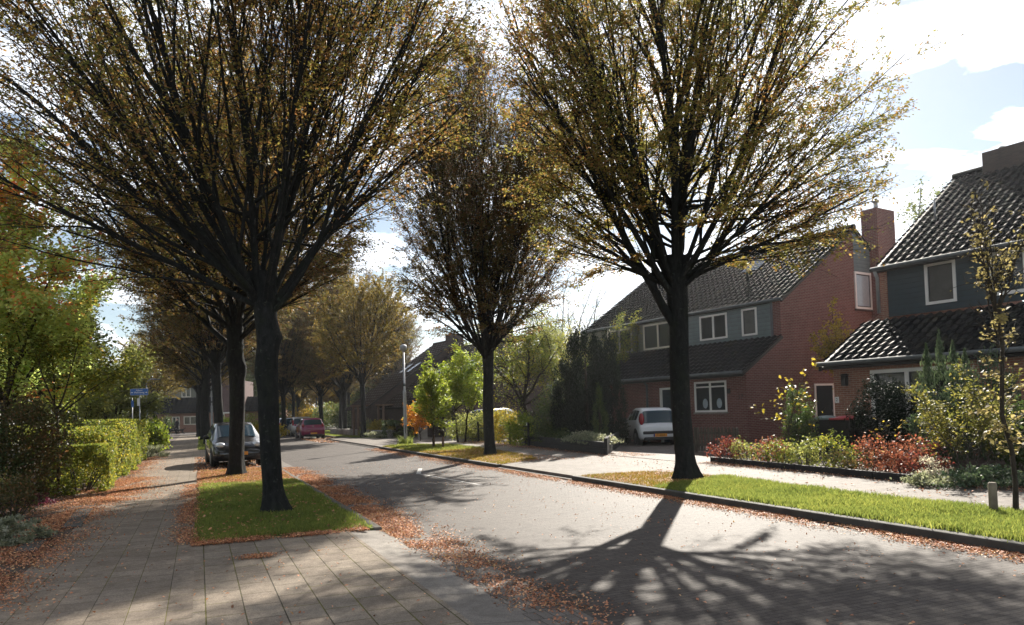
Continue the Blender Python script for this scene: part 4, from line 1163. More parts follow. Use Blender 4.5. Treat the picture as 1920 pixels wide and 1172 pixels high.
car(car_at(wp, hd, 3.45), hd, 'white hatchback seen from behind on the driveway of the red brick house', 'paint_white', 3.45, 1.64, 1.47, 'JT-460-D', 'rear', tail=.77)
bp = spot(450, 24.6, .02)
hd = -math.pi / 2 + A_ST + R(3)
car(car_at(bp, hd, 4.03, 'front'), hd, 'dark hatchback facing the camera, partly hidden behind two tree trunks', 'paint_black', 4.03, 1.70, 1.50, ' -769-R', 'front')
rp = spot(588, 53, .0)
car(car_at(rp, ST_H, 3.85), ST_H, 'magenta red hatchback parked at the right kerb, nearest of the far row', 'paint_red', 3.85, 1.72, 1.50, '', 'rear', dark_bumper=False)
sp_ = spot(568, 60.5, .0)
car(car_at(sp_, ST_H, 4.2), ST_H, 'silver estate with tall red tail lamps parked in front of the red hatchback', 'paint_silver', 4.2, 1.72, 1.60, None, 'rear', tall_lamps=True, estate=True, dark_bumper=False)
dp = spot(541, 68, .0)
car(car_at(dp, ST_H, 4.1), ST_H, 'dark blue car parked farthest along the right kerb', 'paint_blue', 4.1, 1.75, 1.55, None, 'rear')
car(spot(271, 78, .05), R(150), 'pale silver car beyond the left shrubs below the bent street lamp', 'paint_silver', 4.0, 1.7, 1.48, None)
car(spot(936, 41, .1), R(60), 'blue car parked behind the garden shrubs and metal fence', 'paint_blue', 4.2, 1.75, 1.65, None)

# ------------------------------------------------------------------ street furniture
def post_lamp(loc, label, height=4.8, lean=0.0):
    root = empty('street_lamp', loc, 0, label, 'street lamp', 'slim grey lamp posts')
    root.rotation_euler = (0, lean, 0)
    MB().tube([(0, 0, -.05), (0, 0, .02), (0, 0, 2.55), (0, 0, 2.62), (0, 0, 2.66), (0, 0, height)], [.085, .085, .082, .078, .05, .042], 14).build('post', M['steel'], root)
    MB().tube([(0, 0, 2.86), (0, 0, 3.0)], [.058, .058], 14).build('collar', M['zinc'], root)
    MB().span((-.02, -.09, .55), (.03, -.078, .95)).build('hatch', M['zinc'], root)
    MB().tube([(0, 0, height - .02), (0, 0, height + .05), (0, 0, height + .10), (0, 0, height + .30), (0, 0, height + .36)], [.05, .07, .16, .17, .03], 14).build('lantern', M['steel'], root)
    return root
post_lamp(spot(761, 36.2, .10), 'slim grey lamp post standing in a tuft of grass beside the young green tree', 4.55)
post_lamp(spot(398, 58, .05), 'slim grey lamp post behind the far trunks of the left tree row', 4.7)
def bent_lamp(loc, label):
    root = empty('street_lamp', loc, 0, label, 'street lamp')
    MB().tube([(0, 0, -.05), (0, 0, 1.0), (0, 0, 1.05), (0, 0, 4.6)], [.085, .085, .06, .05], 12).build('post', M['steel'], root)
    pts = [(0, 0, 4.6)] + [(.5 - .5 * math.cos(a), 0, 4.6 + .5 * math.sin(a)) for a in np.linspace(.1, math.pi / 2, 7)] + [(.75, 0, 5.09)]
    MB().tube(pts, .042, 10).build('arm', M['steel'], root)
    MB().box((.92, 0, 5.06), (.5, .2, .10), 0, .8).build('lantern', M['zinc'], root, .02)
    return root
bent_lamp(spot(276, 62, .05), 'pale street lamp with bent arm beside the blue street sign')
# street-name sign
SG = spot(263, 41, .05)
sg = empty('street_sign', SG, R(12), 'blue street name sign with two arrows on a grey post above the hedge', 'sign')
MB().tube([(0, 0, -.05), (0, 0, 3.05)], .032, 10).build('post', M['steel'], sg)
pn = MB().box((-.0, -.04, 3.22), (.92, .03, .36)).build('panel', M['sign_blue'], sg, .006)
eb = MB()
for z in (3.22 - .172, 3.22 + .172): eb.box((0, -.058, z), (.9, .004, .008))
for x in (-.452, .452): eb.box((x, -.058, 3.22), (.008, .004, .34))
eb.build('border', M['sign_white'], pn)
R_FRONT = Matrix(((1, 0, 0, 0), (0, 0, -1, 0), (0, 1, 0, 0), (0, 0, 0, 1)))
for tx, z, sz in (('Albert', 3.30, .13), ('Hahnweg', 3.185, .14)):
    t_ = text_mesh(tx, sz, M['sign_white'], pn); t_.matrix_basis = Matrix.Translation((0, -.060, z)) @ R_FRONT
ar = MB()
for s_ in (-1, 1):
    ar.add([(s_ * .42, -.060, 3.185), (s_ * .36, -.060, 3.225), (s_ * .36, -.060, 3.145)], [(0, 1, 2)])
    ar.add([(s_ * .365, -.060, 3.20), (s_ * .32, -.060, 3.20), (s_ * .32, -.060, 3.17), (s_ * .365, -.060, 3.17)], [(0, 1, 2, 3)])
ar.build('arrows', M['sign_white'], pn)
MB().box((-.07, .03, 2.66), (.025, .34, .42), R(35)).build('side_plate', M['sign_white'], sg, .01)
s2 = empty('small_sign', spot(249, 43, .05), R(14), 'small narrow blue sign on a grey post left of the street name sign', 'sign')
MB().tube([(0, 0, -.05), (0, 0, 2.95)], .028, 8).build('post', M['steel'], s2)
MB().box((.02, -.035, 2.62), (.14, .02, .42)).build('panel', M['sign_blue'], s2, .006)
# stakes and posts
def stake(loc, h, r, label, mat='brown_wood', group=None, lean=(0, 0)):
    o = MB().tube([(0, 0, -.05), (lean[0] * .5, lean[1] * .5, h * .5), (lean[0], lean[1], h - .02), (lean[0], lean[1], h)], [r, r, r * .98, r * .8], 10).build('tree_stake', M[mat])
    o.location = loc; return tag(o, label, 'stake', group)
stake(L(1.55, 20.2, .1), .55, .05, 'left brown stake tied close to the young green tree')
stake(L(1.62, 19.1, .1), .50, .05, 'right brown stake standing apart from the young green tree')
stake(spot(1864, 9.75, .10), .40, .052, 'short weathered wooden post in the bright grass beside the sapling', 'grey_wood')
stake(spot(1268, 25.0, .10), .75, .07, 'square topped pale wooden post at the driveway beside the white hatchback', 'grey_wood')

# picket fence before the brick house
pf0, pf1 = spot(1303, 23.6, .10), spot(1352, 22.6, .10)
def fence_run(name, p0, p1, label, mat, h=.85, gap=.15, wd=.09, cat='fence', ext=0.0):
    d = (p1 - p0); d.z = 0; ln = d.length + ext; rz = math.atan2(d.y, d.x)
    root = empty(name, p0, rz, label, cat)
    mb = MB(); x = .05
    while x < ln:
        mb.prism([(x - wd / 2, -.022), (x + wd / 2, -.022), (x + wd / 2, 0), (x - wd / 2, 0)], .06, h - .04)
        mb.add([(x - wd / 2, -.022, h - .04), (x + wd / 2, -.022, h - .04), (x, -.022, h + .03), (x - wd / 2, 0, h - .04), (x + wd / 2, 0, h - .04), (x, 0, h + .03)], [(0, 1, 2), (5, 4, 3), (0, 2, 5, 3), (1, 4, 5, 2)])
        x += gap
    mb.build('pickets', M[mat], root)
    for z in (.22, h - .2): MB().span((0, .002, z), (ln, .04, z + .07)).build('rail', M[mat], root)
    for x in (0.0, ln): MB().span((x - .04, .0425, -.05), (x + .04, .12, h)).build('post', M[mat], root)
    return root
fence_run('picket_fence', pf0, pf1, 'weathered picket fence darkened for shade between the tree trunk and the red hedge', 'fence_wood', .80, ext=.6)
# metal garden fence
f0, f1 = spot(872, 38.6, .10), spot(992, 30.6, .10)
d = f1 - f0; ln = d.length; rz = math.atan2(d.y, d.x)
fe = empty('metal_fence', f0, rz, 'low black metal bar fence in front of the overgrown garden', 'fence')
mb = MB(); x = .06
while x < ln: mb.tube([(x, 0, .08), (x, 0, .86)], .010, 5); x += .125
mb.build('bars', M['black'], fe)
for z in (.14, .66, .82): MB().span((0, -.016, z), (ln, .016, z + .03)).build('rail', M['black'], fe)
for k in range(5): MB().span((ln * k / 4 - .035, -.036, -.05), (ln * k / 4 + .035, .036, 1.0)).build('post', M['black'], fe)
# gate pillar
gp1 = empty('gate_pillar', spot(843, 42.5, .1), R(30), 'short grey stone gate pillar with rounded top at the garden corner', 'pillar')
MB().box((0, 0, .42), (.34, .34, .95)).build('shaft', M['stone'], gp1, .03); MB().blob((0, 0, .88), (.19, .19, .16), 12, 8).build('cap', M['stone'], gp1)
gp2 = empty('gate_post', spot(851, 42.3, .1), R(30), 'dark square gate post right beside the grey stone pillar', 'post')
MB().box((0, 0, .6), (.16, .16, 1.3)).build('shaft', M['dark_wood'], gp2, .01); MB().box((0, 0, 1.28), (.2, .2, .06)).build('cap', M['dark_wood'], gp2, .01)
# timber planter by the driveway
pa, pb, pc = L(5.0, 18.2, .1), L(4.2, 10.0, .1), L(7.2, 14.2, .1)
tp = empty('timber_planter', pb, 0, 'black timber sleeper planter at the driveway corner below the dark conifer', 'planter')
def plank_wall(a, b, h, parent, name, rows=3, th=.12):
    a, b = a - parent.location, b - parent.location; d = b - a; d.z = 0; rz = math.atan2(d.y, d.x); ln = d.length; mb = MB()
    for k in range(rows):
        c = (a + b) / 2; mb.box((c.x, c.y, h * (k + .5) / rows), (ln - .01 * k, th - .008 * (k % 2), h / rows - .012), rz)
    return mb.build(name, M['dark_wood'], parent, .008)
plank_wall(pa, pb, .42, tp, 'sleeper_wall', 2); 
mb = MB(); d = pc - pb; n = 16
for k in range(n):
    q = (pc - pb) * ((k + .5) / n); mb.box((q.x, q.y, .26 + .012 * (k % 3)), (d.length / n - .02, .11, .56), math.atan2(d.y, d.x))
mb.build('sleeper_posts', M['dark_wood'], tp, .008)
soil = MB(); q = [pa - pb, Vector((0, 0, 0)), pc - pb, L(9, 20, .1) - pb]; soil.prism([(v.x, v.y) for v in q], .1, .36); soil.build('soil', M['soil'], tp)
# bed edging on the right
ea, eb_ = L(4.62, 5.2, .1), L(4.10, -1.4, .1)
ed = MB(); d = eb_ - ea; n = 6
for k in range(n):
    q = d * ((k + .5) / n); ed.box((q.x, q.y, .06), (d.length / n - .015, .12, .16), math.atan2(d.y, d.x) + (.012 if k % 2 else -.008))
o = ed.build('bed_edging', M['dark_wood'], None, .008); o.location = ea; tag(o, 'low dark timber edging along the front of the red and yellow hedge', 'edging')
# mossy edging slabs in the left garden
for (s_, ln, lb) in ((3.6, 2.6, 'long mossy concrete edging slab lying in fallen leaves beside the low hedge'), (.6, .9, 'short grey edging slab in fallen leaves beside the low juniper')):
    o = MB().box((0, 0, .0), (.26, ln, .05)).build('edging_slab', M['kerb_dark'], None, .01); o.location = L(-9.72 - (.16 if ln < 1 else 0), s_, .05); o.rotation_euler = (0, 0, A_ST + R(3)); tag(o, lb, 'edging')
# wheelie bins
def wheelie_bin(loc, rz, lid, label):
    root = empty('wheelie_bin', loc, rz, label, 'wheelie bin', 'wheelie bins by the side door')
    mb = MB(); mb.box((0, 0, .52), (.46, .50, .92), 0, 1.18); mb.build('body', M['black'], root, .02)
    mb = MB(); mb.box((0, -.02, 1.01), (.60, .66, .06)); mb.blob((0, -.02, 1.03), (.28, .31, .07), 12, 6); mb.build('lid', M[lid], root, .015)
    MB().tube([(-.2, .34, .98), (.2, .34, .98)], .018, 8).build('handle', M['black'], root)
    for s_ in (-1, 1): MB().tube([(s_ * .26, .2, .1), (s_ * .31, .2, .1)], .10, 14).build('wheel', M['rubber'], root)
    return root
M['lid_red'] = plain('red_bin_lid', (.36, .03, .035), .45, var=.15)
M['lid_grey'] = plain('grey_green_bin_lid', (.16, .20, .19), .5, var=.15)
M['lid_brown'] = plain('dark_bin_lid', (.09, .06, .055), .5, var=.15)
wheelie_bin(spot(1551, 21.4, .1), R(38), 'lid_grey', 'black wheelie bin with grey green lid, nearest the dark side door')
wheelie_bin(spot(1588, 20.6, .1), R(33), 'lid_red', 'black wheelie bin with red lid between the other two bins')
b3 = wheelie_bin(spot(1621, 20.4, .1), R(28), 'lid_brown', 'black wheelie bin with dark brownish lid beside the dark yew bush')
tagp = MB().box((-.1, -.262, .78), (.09, .006, .09)).build('sticker', M['sign_white'], [o for o in bpy.data.objects if o.get('label', '').startswith('black wheelie bin with red')][0])

# ------------------------------------------------------------------ dog walker, far off
def skin(name, chain, mat, parent, loc=None):
    """chain: vertices (x, y, z, radius) and edges, grown into one skin"""
    V, Ed = chain
    me = bpy.data.meshes.new(name); me.from_pydata([v[:3] for v in V], Ed, []); me.update()
    o = link(name, me, M[mat], parent)
    o.modifiers.new('skin', 'SKIN'); ly = me.skin_vertices[0].data
    for q, v in zip(ly, V): q.radius = (v[3], v[3]); 
    ly[0].use_root = True
    s_ = o.modifiers.new('sub', 'SUBSURF'); s_.levels = 1; s_.render_levels = 2
    return o
M['dark_cloth'] = plain('dark_coat', (.018, .018, .024), .9, var=.2)
M['skin'] = plain('skin', (.42, .25, .19), .6, var=.05)
M['hair'] = plain('dark_hair', (.03, .02, .016), .8, var=.2)
M['fur'] = plain('black_fur', (.012, .012, .012), .8, var=.3)
PW = spot(332, 84, .0)
pr = empty('person', PW, R(10), 'person in dark coat walking dogs across the far end of the pavement', 'person')
V = [(0, 0, .95, .15), (0, 0, 1.18, .155), (0, 0, 1.40, .16), (0, 0, 1.52, .06), (0, -.01, 1.58, .055),
     (.09, 0, .86, .095), (.16, -.02, .48, .06), (.24, .02, .10, .042), (.30, -.10, .05, .04),
     (-.09, 0, .86, .095), (-.14, .02, .48, .06), (-.24, .10, .13, .042), (-.22, .0, .05, .04),
     (.19, 0, 1.41, .065), (.24, -.02, 1.13, .05), (.30, -.14, .93, .04), (-.19, 0, 1.41, .065), (-.25, .02, 1.13, .05), (-.20, -.16, .95, .04)]
Ed = [(0, 1), (1, 2), (2, 3), (3, 4), (0, 5), (5, 6), (6, 7), (7, 8), (0, 9), (9, 10), (10, 11), (11, 12), (2, 13), (13, 14), (14, 15), (2, 16), (16, 17), (17, 18)]
skin('body', (V, Ed), 'dark_cloth', pr)
hd_ = MB().blob((0, -.02, 1.66), (.078, .095, .115), 14, 10); hd_.blob((0, -.115, 1.65), (.016, .022, .022), 6, 5)
hd_ = hd_.build('head', M['skin'], pr); MB().blob((0, .012, 1.69), (.086, .092, .10), 12, 8).build('hair', M['hair'], pr)
ey = MB()
for s_ in (-1, 1): ey.blob((s_ * .03, -.105, 1.675), (.011, .008, .008), 6, 4)
ey.build('eyes', M['ink'], hd_)
for (bx, by) in ((.31, -.17), (-.20, -.19)):
    hb = MB().blob((bx, by, .90), (.032, .035, .05), 8, 6)
    for k in range(4): hb.tube([(bx - .024 + .016 * k, by - .02, .88), (bx - .024 + .016 * k, by - .03, .82 + .008 * abs(k - 1.5))], .009, 5)
    hb.tube([(bx + .03, by, .90), (bx + .045, by - .03, .86)], .010, 5)
    hb.build('hand', M['skin'], pr)
def dog(loc, rz, label):
    root = empty('dog', loc, rz, label, 'dog', 'dogs of the far walker')
    V = [(0, 0, .50, .10), (.22, 0, .49, .125), (.42, 0, .53, .13), (.55, 0, .64, .085), (.66, 0, .74, .075), (.78, 0, .71, .045), (.86, 0, .69, .035),
         (-.22, 0, .52, .10), (-.32, 0, .56, .05), (-.46, 0, .66, .03), (-.56, 0, .80, .018),
         (.42, .08, .36, .055), (.44, .09, .18, .032), (.50, .09, .03, .032), (.42, -.08, .36, .055), (.36, -.09, .20, .032), (.34, -.09, .03, .032),
         (-.20, .08, .36, .075), (-.12, .09, .26, .04), (-.30, .09, .17, .03), (-.26, .09, .03, .032), (-.20, -.08, .36, .075), (-.20, -.09, .25, .04), (-.40, -.09, .17, .03), (-.38, -.09, .03, .032)]
    Ed = [(0, 1), (1, 2), (2, 3), (3, 4), (4, 5), (5, 6), (0, 7), (7, 8), (8, 9), (9, 10), (2, 11), (11, 12), (12, 13), (2, 14), (14, 15), (15, 16), (7, 17), (17, 18), (18, 19), (19, 20), (7, 21), (21, 22), (22, 23), (23, 24)]
    skin('body', (V, Ed), 'fur', root)
    er = MB()
    for s_ in (-1, 1): er.add([(.62, s_ * .05, .79), (.69, s_ * .06, .79), (.63, s_ * .09, .70), (.66, s_ * .03, .80)], [(0, 1, 2), (0, 3, 1)])
    er.build('ears', M['fur'], root)
    return root
dog(spot(327, 83.4, .0), R(188), 'black dog walking in front of the person in the dark coat, head to the left')
dog(spot(339, 83.8, .0), R(190), 'black dog with raised tail walking behind the person in the dark coat')

# ------------------------------------------------------------------ street trees
LROW, RROW = 'street trees in the left verge', 'street trees in the right verge'
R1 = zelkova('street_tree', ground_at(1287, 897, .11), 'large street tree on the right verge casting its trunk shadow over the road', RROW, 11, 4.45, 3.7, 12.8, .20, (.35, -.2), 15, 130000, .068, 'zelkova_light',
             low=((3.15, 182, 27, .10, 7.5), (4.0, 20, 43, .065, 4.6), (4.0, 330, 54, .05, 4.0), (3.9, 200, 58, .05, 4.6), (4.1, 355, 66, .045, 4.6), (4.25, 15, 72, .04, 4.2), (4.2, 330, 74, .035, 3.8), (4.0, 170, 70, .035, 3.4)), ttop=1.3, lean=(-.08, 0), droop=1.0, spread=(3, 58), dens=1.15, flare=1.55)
T1 = zelkova('street_tree', ground_at(517, 960, .056), 'nearest street tree with knotted trunk in the green left verge', LROW, 23, 3.85, 4.2, 12.5, .165, (-.9, 0), 16, 112000, .068, 'zelkova',
             burls=((2.95, .2, .6, .17), (2.35, 3.0, .42, .2), (2.6, -1.4, .25, .15)), lean=(-.16, 0), flare=1.6, ttop=1.55, low=((3.5, 175, 46, .085, 7.5), (3.55, 10, 38, .075, 6.0), (3.4, 200, 62, .055, 5.5), (3.6, 140, 58, .055, 5.5)), spread=(3, 54), dens=1.15)
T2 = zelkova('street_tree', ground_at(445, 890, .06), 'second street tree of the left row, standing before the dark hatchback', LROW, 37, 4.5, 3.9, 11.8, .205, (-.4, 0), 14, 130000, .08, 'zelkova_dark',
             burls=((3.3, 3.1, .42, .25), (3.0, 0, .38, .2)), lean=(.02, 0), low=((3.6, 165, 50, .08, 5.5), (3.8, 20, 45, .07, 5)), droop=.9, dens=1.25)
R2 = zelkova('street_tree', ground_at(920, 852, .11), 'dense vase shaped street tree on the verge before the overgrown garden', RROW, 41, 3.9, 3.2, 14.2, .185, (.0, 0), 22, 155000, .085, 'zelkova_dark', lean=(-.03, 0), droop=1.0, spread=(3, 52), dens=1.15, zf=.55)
R3 = zelkova('street_tree', spot(682, 49.5, .1), 'smaller golden brown street tree on the verge left of the lamp post', RROW, 53, 4.1, 3.2, 10.8, .165, (.1, 0), 11, 42000, .13, 'zelkova_gold', droop=.8)
for i, (px, dep, src, rz, lb, g) in enumerate((
        (409, 34, T2, 1.9, 'third street tree of the left row, just behind the dark hatchback', LROW),
        (388, 46, T2, 3.6, 'fourth street tree of the left row, in the far bright verge', LROW),
        (380, 57, R3, .9, 'fifth street tree of the left row, overlapping the fourth trunk', LROW),
        (373, 69, T2, 5.1, 'last street tree of the left row, nearest the cross road', LROW),
        (603, 68, R2, 2.2, 'street tree behind the magenta car on the right of the road', RROW),
        (551, 84, R3, 4.0, 'slender street tree above the dark blue car', RROW),
        (533, 64, R2, 1.2, 'brown street tree left of the dark blue car, over the far verge', None),
        (648, 60, R2, .4, 'brown tree directly behind the smaller golden brown street tree', None),
        (735, 78, R2, 3.1, 'brownish tree behind the roof of the dark row house left of the lamp post', None),
        (560, 96, R2, 4.4, 'tall brown tree far behind the parked cars', None),
        (640, 76, R2, 5.6, 'tall brown tree rising behind the smaller golden brown street tree', None),
        (290, 80, R3, 2.6, 'golden brown tree behind the bent street lamp', None),
        (655, 88, R3, 5.3, 'golden tree far behind the smaller golden brown street tree', None))):
    c = copy_tree(src); c.location = spot(px, dep, .05); c.rotation_euler = (0, 0, rz); c['label'] = lb
    if g: c['group'] = g
    elif 'group' in c: del c['group']

# ------------------------------------------------------------------ left gardens
bushy_tree('garden_tree', spot(8, 17, .04), 'tall green tree with reddening tips at the left edge', 61, 10.2, 2.6, 2.2, .10, 46000, .12, 'green_red', limbs=10, spread=(8, 75), dens=1.2, low_env=.4)
gt = bpy.data.objects[[o.name for o in bpy.data.objects if o.get('label', '').startswith('tall green tree with reddening')][0]]
rg = np.random.default_rng(3)
gc = [c for c in gt.children if c.name.startswith('crown')][0]
cv = np.empty(len(gc.data.vertices) * 3); gc.data.vertices.foreach_get('co', cv); cv = cv.reshape(-1, 4, 3).mean(1)
rim = np.hypot(cv[:, 0], cv[:, 1])
keep = (cv[:, 2] > 5.8) & (rg.random(len(cv)) < .04 + .7 * np.clip((cv[:, 2] - 7) / 3, 0, 1)) | (rim > 2.4) & (rg.random(len(cv)) < .06)
tp_ = cv[keep] + rg.normal(0, .07, (keep.sum(), 3))
leaves_obj('red_tips', tp_, .12, .07, M['red_tip'], gt, 8)
bushy_tree('olive_tree', spot(150, 27, .04), 'pale olive bushy tree rising behind the left hedges', 62, 6.0, 1.45, 1.1, .07, 15000, .11, 'olive', limbs=9, stems=3, dens=1.3)
bushy_tree('garden_tree', spot(108, 17.0, .04), 'thin stemmed tree with dark arching branches behind the low hedge block', 63, 4.4, 1.7, 2.0, .04, 5200, .085, 'beech', limbs=7, spread=(15, 75), dens=1.3)
bushy_tree('background_tree', spot(55, 40, .0), 'dense dark green tree deep in the left gardens', 64, 9.5, 4.2, 1.5, .2, 18000, .26, 'far_green', limbs=10, spread_l=.3)
bushy_tree('background_tree', spot(215, 48, .0), 'rounded green tree above the left hedge line', 65, 6.8, 3.0, 1.2, .15, 14000, .2, 'olive', limbs=9, spread_l=.25)
bushy_tree('background_tree', spot(135, 60, .0), 'broad dark tree farthest back in the left gardens', 66, 8.0, 5.0, 1.0, .2, 14000, .32, 'far_green', limbs=9, spread_l=.35)
shrub('dark_bush', spot(28, 15.3, .04), 'dark bush with reddish top at the left edge', 67, (.95, .9, 2.25), 9000, .075, 'maroon', 'round', 70, .15, .6, 9, 'bush')
shrub('dark_bush', spot(-60, 14.6, .04), 'dark bush cut off by the left edge of the picture', 667, (.9, .9, 2.0), 5000, .075, 'dark_leaf', 'round', 60, .15, .6, 9, 'bush')
shrub('low_shrub', spot(22, 12.6, .04), 'straggly low dark shrub with bare twigs above the low juniper', 68, (.55, .5, .75), 1600, .06, 'maroon', 'round', 30, .18, .5, 14)
shrub('heather', spot(72, 14.6, .04), 'small purple pink heather at the foot of the dark bush', 69, (.5, .3, .26), 500, .04, 'pink', 'mound', 24, .14, .5, 5)
shrub('low_juniper', spot(24, 10.1, .04), 'low spreading pale green juniper in the bottom left corner', 70, (.46, .42, .36), 2600, .075, 'grey_leaf', 'mound', 40, .10, .8, 8, 'juniper', aspect=.35, up=.3)
def hedge(name, t0, t1, s0, s1, h, label, mat, n, seed, leaf=.06):
    o = shrub(name, L((t0 + t1) / 2, (s0 + s1) / 2, .04), label, seed, ((t1 - t0) / 2, (s1 - s0) / 2, h), n, leaf, mat, 'box', int(70 + n / 110), .13, .92, 12, 'hedge', rz=A_ST, stem_r=.02)
    return o
hedge('clipped_hedge', -10.95, -9.85, 8.3, 10.0, .98, 'dark clipped hedge block with square corner beside the pavement', 'beech', 15000, 71)
hedge('clipped_hedge', -10.75, -10.0, 11.0, 13.2, 1.36, 'sunlit yellow green hedge just behind the low dark block', 'beech', 11000, 72, .065)
hedge('clipped_hedge', -10.75, -9.8, 13.6, 17.6, 1.52, 'bulging sunlit hedge leaning over the pavement, second beyond the low block', 'beech', 15000, 172, .07)
hedge('clipped_hedge', -13.2, -10.78, 10.6, 11.5, 1.45, 'taller hedge crossing behind the low dark hedge block', 'beech', 12000, 73)
hedge('clipped_hedge', -10.9, -9.95, 18.3, 25.5, 1.5, 'far end of the pavement hedge below the blue street sign', 'beech', 11000, 74, .08)
shrub('leafy_shrub', spot(286, 37, .04), 'leafy green shrub with outstretched tips beyond the left hedge', 75, (.62, .8, 1.6), 4200, .13, 'fresh', 'round', 40, .18)
shrub('leafy_shrub', spot(262, 40, .04), 'dark green shrub below the grey post of the street sign', 76, (1.0, 1.0, 1.5), 3000, .12, 'olive', 'round', 40, .18)
shrub('grassy_plant', spot(286, 32.5, .04), 'pale grassy plant spilling onto the pavement past the hedge', 77, (.6, .6, .55), 900, .22, 'grey_leaf', 'mound', 30, .15, .5, 0, 'plant', aspect=.12, upward=True)
shrub('ground_cover', L(-7.05, 21.9, .05), 'low variegated ground cover beside the dark hatchback', 78, (.75, .8, .4), 2600, .09, 'beech', 'mound', 40, .13, .6, 5, 'plant')
for i, (px, dep, h, lb) in enumerate(((478, 62, 1.9, 'rounded olive bush behind the dark hatchback'), (505, 58, 1.2, 'low yellowish bush right of the rounded olive bush'), (424, 74, 1.6, 'bright green bush beside the far white door'), (316, 92, 2.0, 'dark upright bush at the far brick terrace'))):
    shrub('garden_bush', spot(px, dep, .0), lb, 80 + i, (1.25 if i < 2 else .8, 1.0, h), 2200, .16, ('olive', 'yellow', 'fresh', 'dark_leaf')[i], 'round', 34, .18)

# ------------------------------------------------------------------ beyond the side street and the overgrown garden
bushy_tree('young_tree', spot(813, 31.8, .1), 'young bright green tree between brown stakes on the right verge', 90, 3.75, .85, .75, .03, 5200, .12, 'fresh', limbs=9, spread=(4, 55), dens=1.5)
bushy_tree('orange_shrub', spot(788, 40, .1), 'small orange autumn shrub beside the young green tree', 91, 2.7, .75, .5, .03, 2600, .12, 'orange', limbs=8, cat='shrub', dens=1.4)
def block_hedge(px, dep, sx, sy, h, lb, mat, seed):
    return shrub('clipped_hedge', spot(px, dep, .1), lb, seed, (sx, sy, h), 2600, .09, mat, 'box', 70, .1, .9, 4, 'hedge', rz=A_ST)
block_hedge(742, 47, .75, .7, 1.0, 'dark green block hedge left of the lamp post', 'dark_leaf', 92)
block_hedge(777, 45, .42, .5, 1.45, 'brown square topped hedge right of the lamp post', 'olive', 93)
o = MB().box((0, 0, .5), (.5, .35, 1.1), R(20)).build('garden_pillar', M['stone'], None, .03); o.location = spot(793, 43.5, .1); tag(o, 'grey stone garden pillar behind the young green tree', 'pillar')
shrub('rounded_bush', spot(716, 51, .1), 'rounded brownish bush in the rock garden left of the lamp post', 94, (.85, .8, 1.05), 1800, .11, 'yellow', 'round', 30, .18)
shrub('spiky_plant', spot(690, 52, .1), 'upright green plant behind the smaller golden brown street tree', 95, (.7, .6, 1.5), 900, .2, 'olive', 'cone', 30, .16, .5, 3, 'plant', upward=True, aspect=.25)
for i, (px, lb) in enumerate(((697, 'pale grey rock plant nearest the golden brown street tree'), (712, 'second pale rock plant below the rounded brownish bush'), (726, 'third pale rock plant beside the low stone wall'))):
    shrub('rock_plant', spot(px, 47 + i, .1), lb, 96 + i, (.55, .5, .42), 700, .09, 'grey_leaf', 'mound', 20, .18, .5, 0, 'plant')
sw = MB(); rr = random.Random(5)
a, b = spot(625, 60, .1), spot(735, 47.5, .1)
for k in range(34):
    q = a.lerp(b, (k + rr.random() * .5) / 34); sw.box((q.x - a.x, q.y - a.y, .18 + rr.random() * .05), (.55, .4, .42 + rr.random() * .12), rr.uniform(0, 1.5))
o = sw.build('low_stone_wall', M['stone'], None, .03); o.location = a; tag(o, 'low rough stone wall edging the rock garden by the dark row house', 'wall')
bushy_tree('garden_tree', spot(866, 37, .1), 'leafy green garden tree on thin twin stems left of the dense street tree', 100, 4.9, 1.65, 1.6, .05, 11000, .12, 'fresh', limbs=9, stems=2, dens=1.3)
bushy_tree('garden_tree', spot(838, 45, .1), 'green garden tree directly behind the grey stone pillar', 101, 4.2, 1.5, .9, .06, 8000, .13, 'olive', limbs=8, stems=2, dens=1.3)
bushy_tree('gnarled_tree', spot(1005, 33.5, .1), 'gnarled tree with crooked left leaning stem in the overgrown garden', 102, 5.6, 2.5, 1.9, .11, 9000, .10, 'beech', limbs=9, spread=(10, 70), wob=.16, lean=(-.5, 0), dens=1.2)
bushy_tree('gnarled_tree', spot(1028, 35.5, .1), 'gnarled tree with dark upright stem left of the big dark conifer', 103, 6.2, 2.3, 2.3, .12, 9000, .10, 'olive', limbs=9, spread=(8, 55), wob=.13, lean=(.5, 0), dens=1.2)
bushy_tree('bare_tree', spot(1078, 42, .1), 'almost leafless pale tree rising behind the dark conifer', 104, 9.0, 2.9, 3.4, .11, 500, .10, 'olive', bark='twig', limbs=8, spread=(5, 45), dens=1.2)
shrub('rounded_bush', spot(948, 33.5, .1), 'rounded ochre bush behind the metal fence', 105, (.85, .8, 1.55), 3600, .085, 'yellow', 'round', 50, .15)
shrub('garden_bush', spot(1042, 30.2, .1), 'dull green bush at the left foot of the big dark conifer', 106, (1.0, .9, 2.4), 6500, .085, 'dark_leaf', 'round', 60, .16)
shrub('garden_bush', spot(985, 31.6, .1), 'sprawling light green bush beside the end of the metal fence', 107, (.8, .6, 1.3), 2600, .10, 'fresh', 'round', 40, .2)
shrub('garden_bush', spot(900, 37.5, .1), 'dark low bush behind the metal fence left of the ochre bush', 108, (1.5, .8, 1.5), 4500, .10, 'olive', 'round', 50, .18)
def conifer(px, dep, h, w_, lb, seed, mat='conifer', n=9000, shape='column', leaf=.13):
    root = shrub('dark_conifer', spot(px, dep, .1), lb, seed, (w_, w_, h), n, leaf, mat, shape, 110, .09, .85, 0, 'conifer', aspect=.34, upward=True)
    MB().tube([(0, 0, -.05), (0, 0, h * .7)], [.09, .03], 8).build('trunk', M['bark_brown'], root)
    return root
conifer(1103, 29.2, 5.0, .85, 'tallest dark conifer beside the brick house driveway', 110, n=26000, leaf=.10)
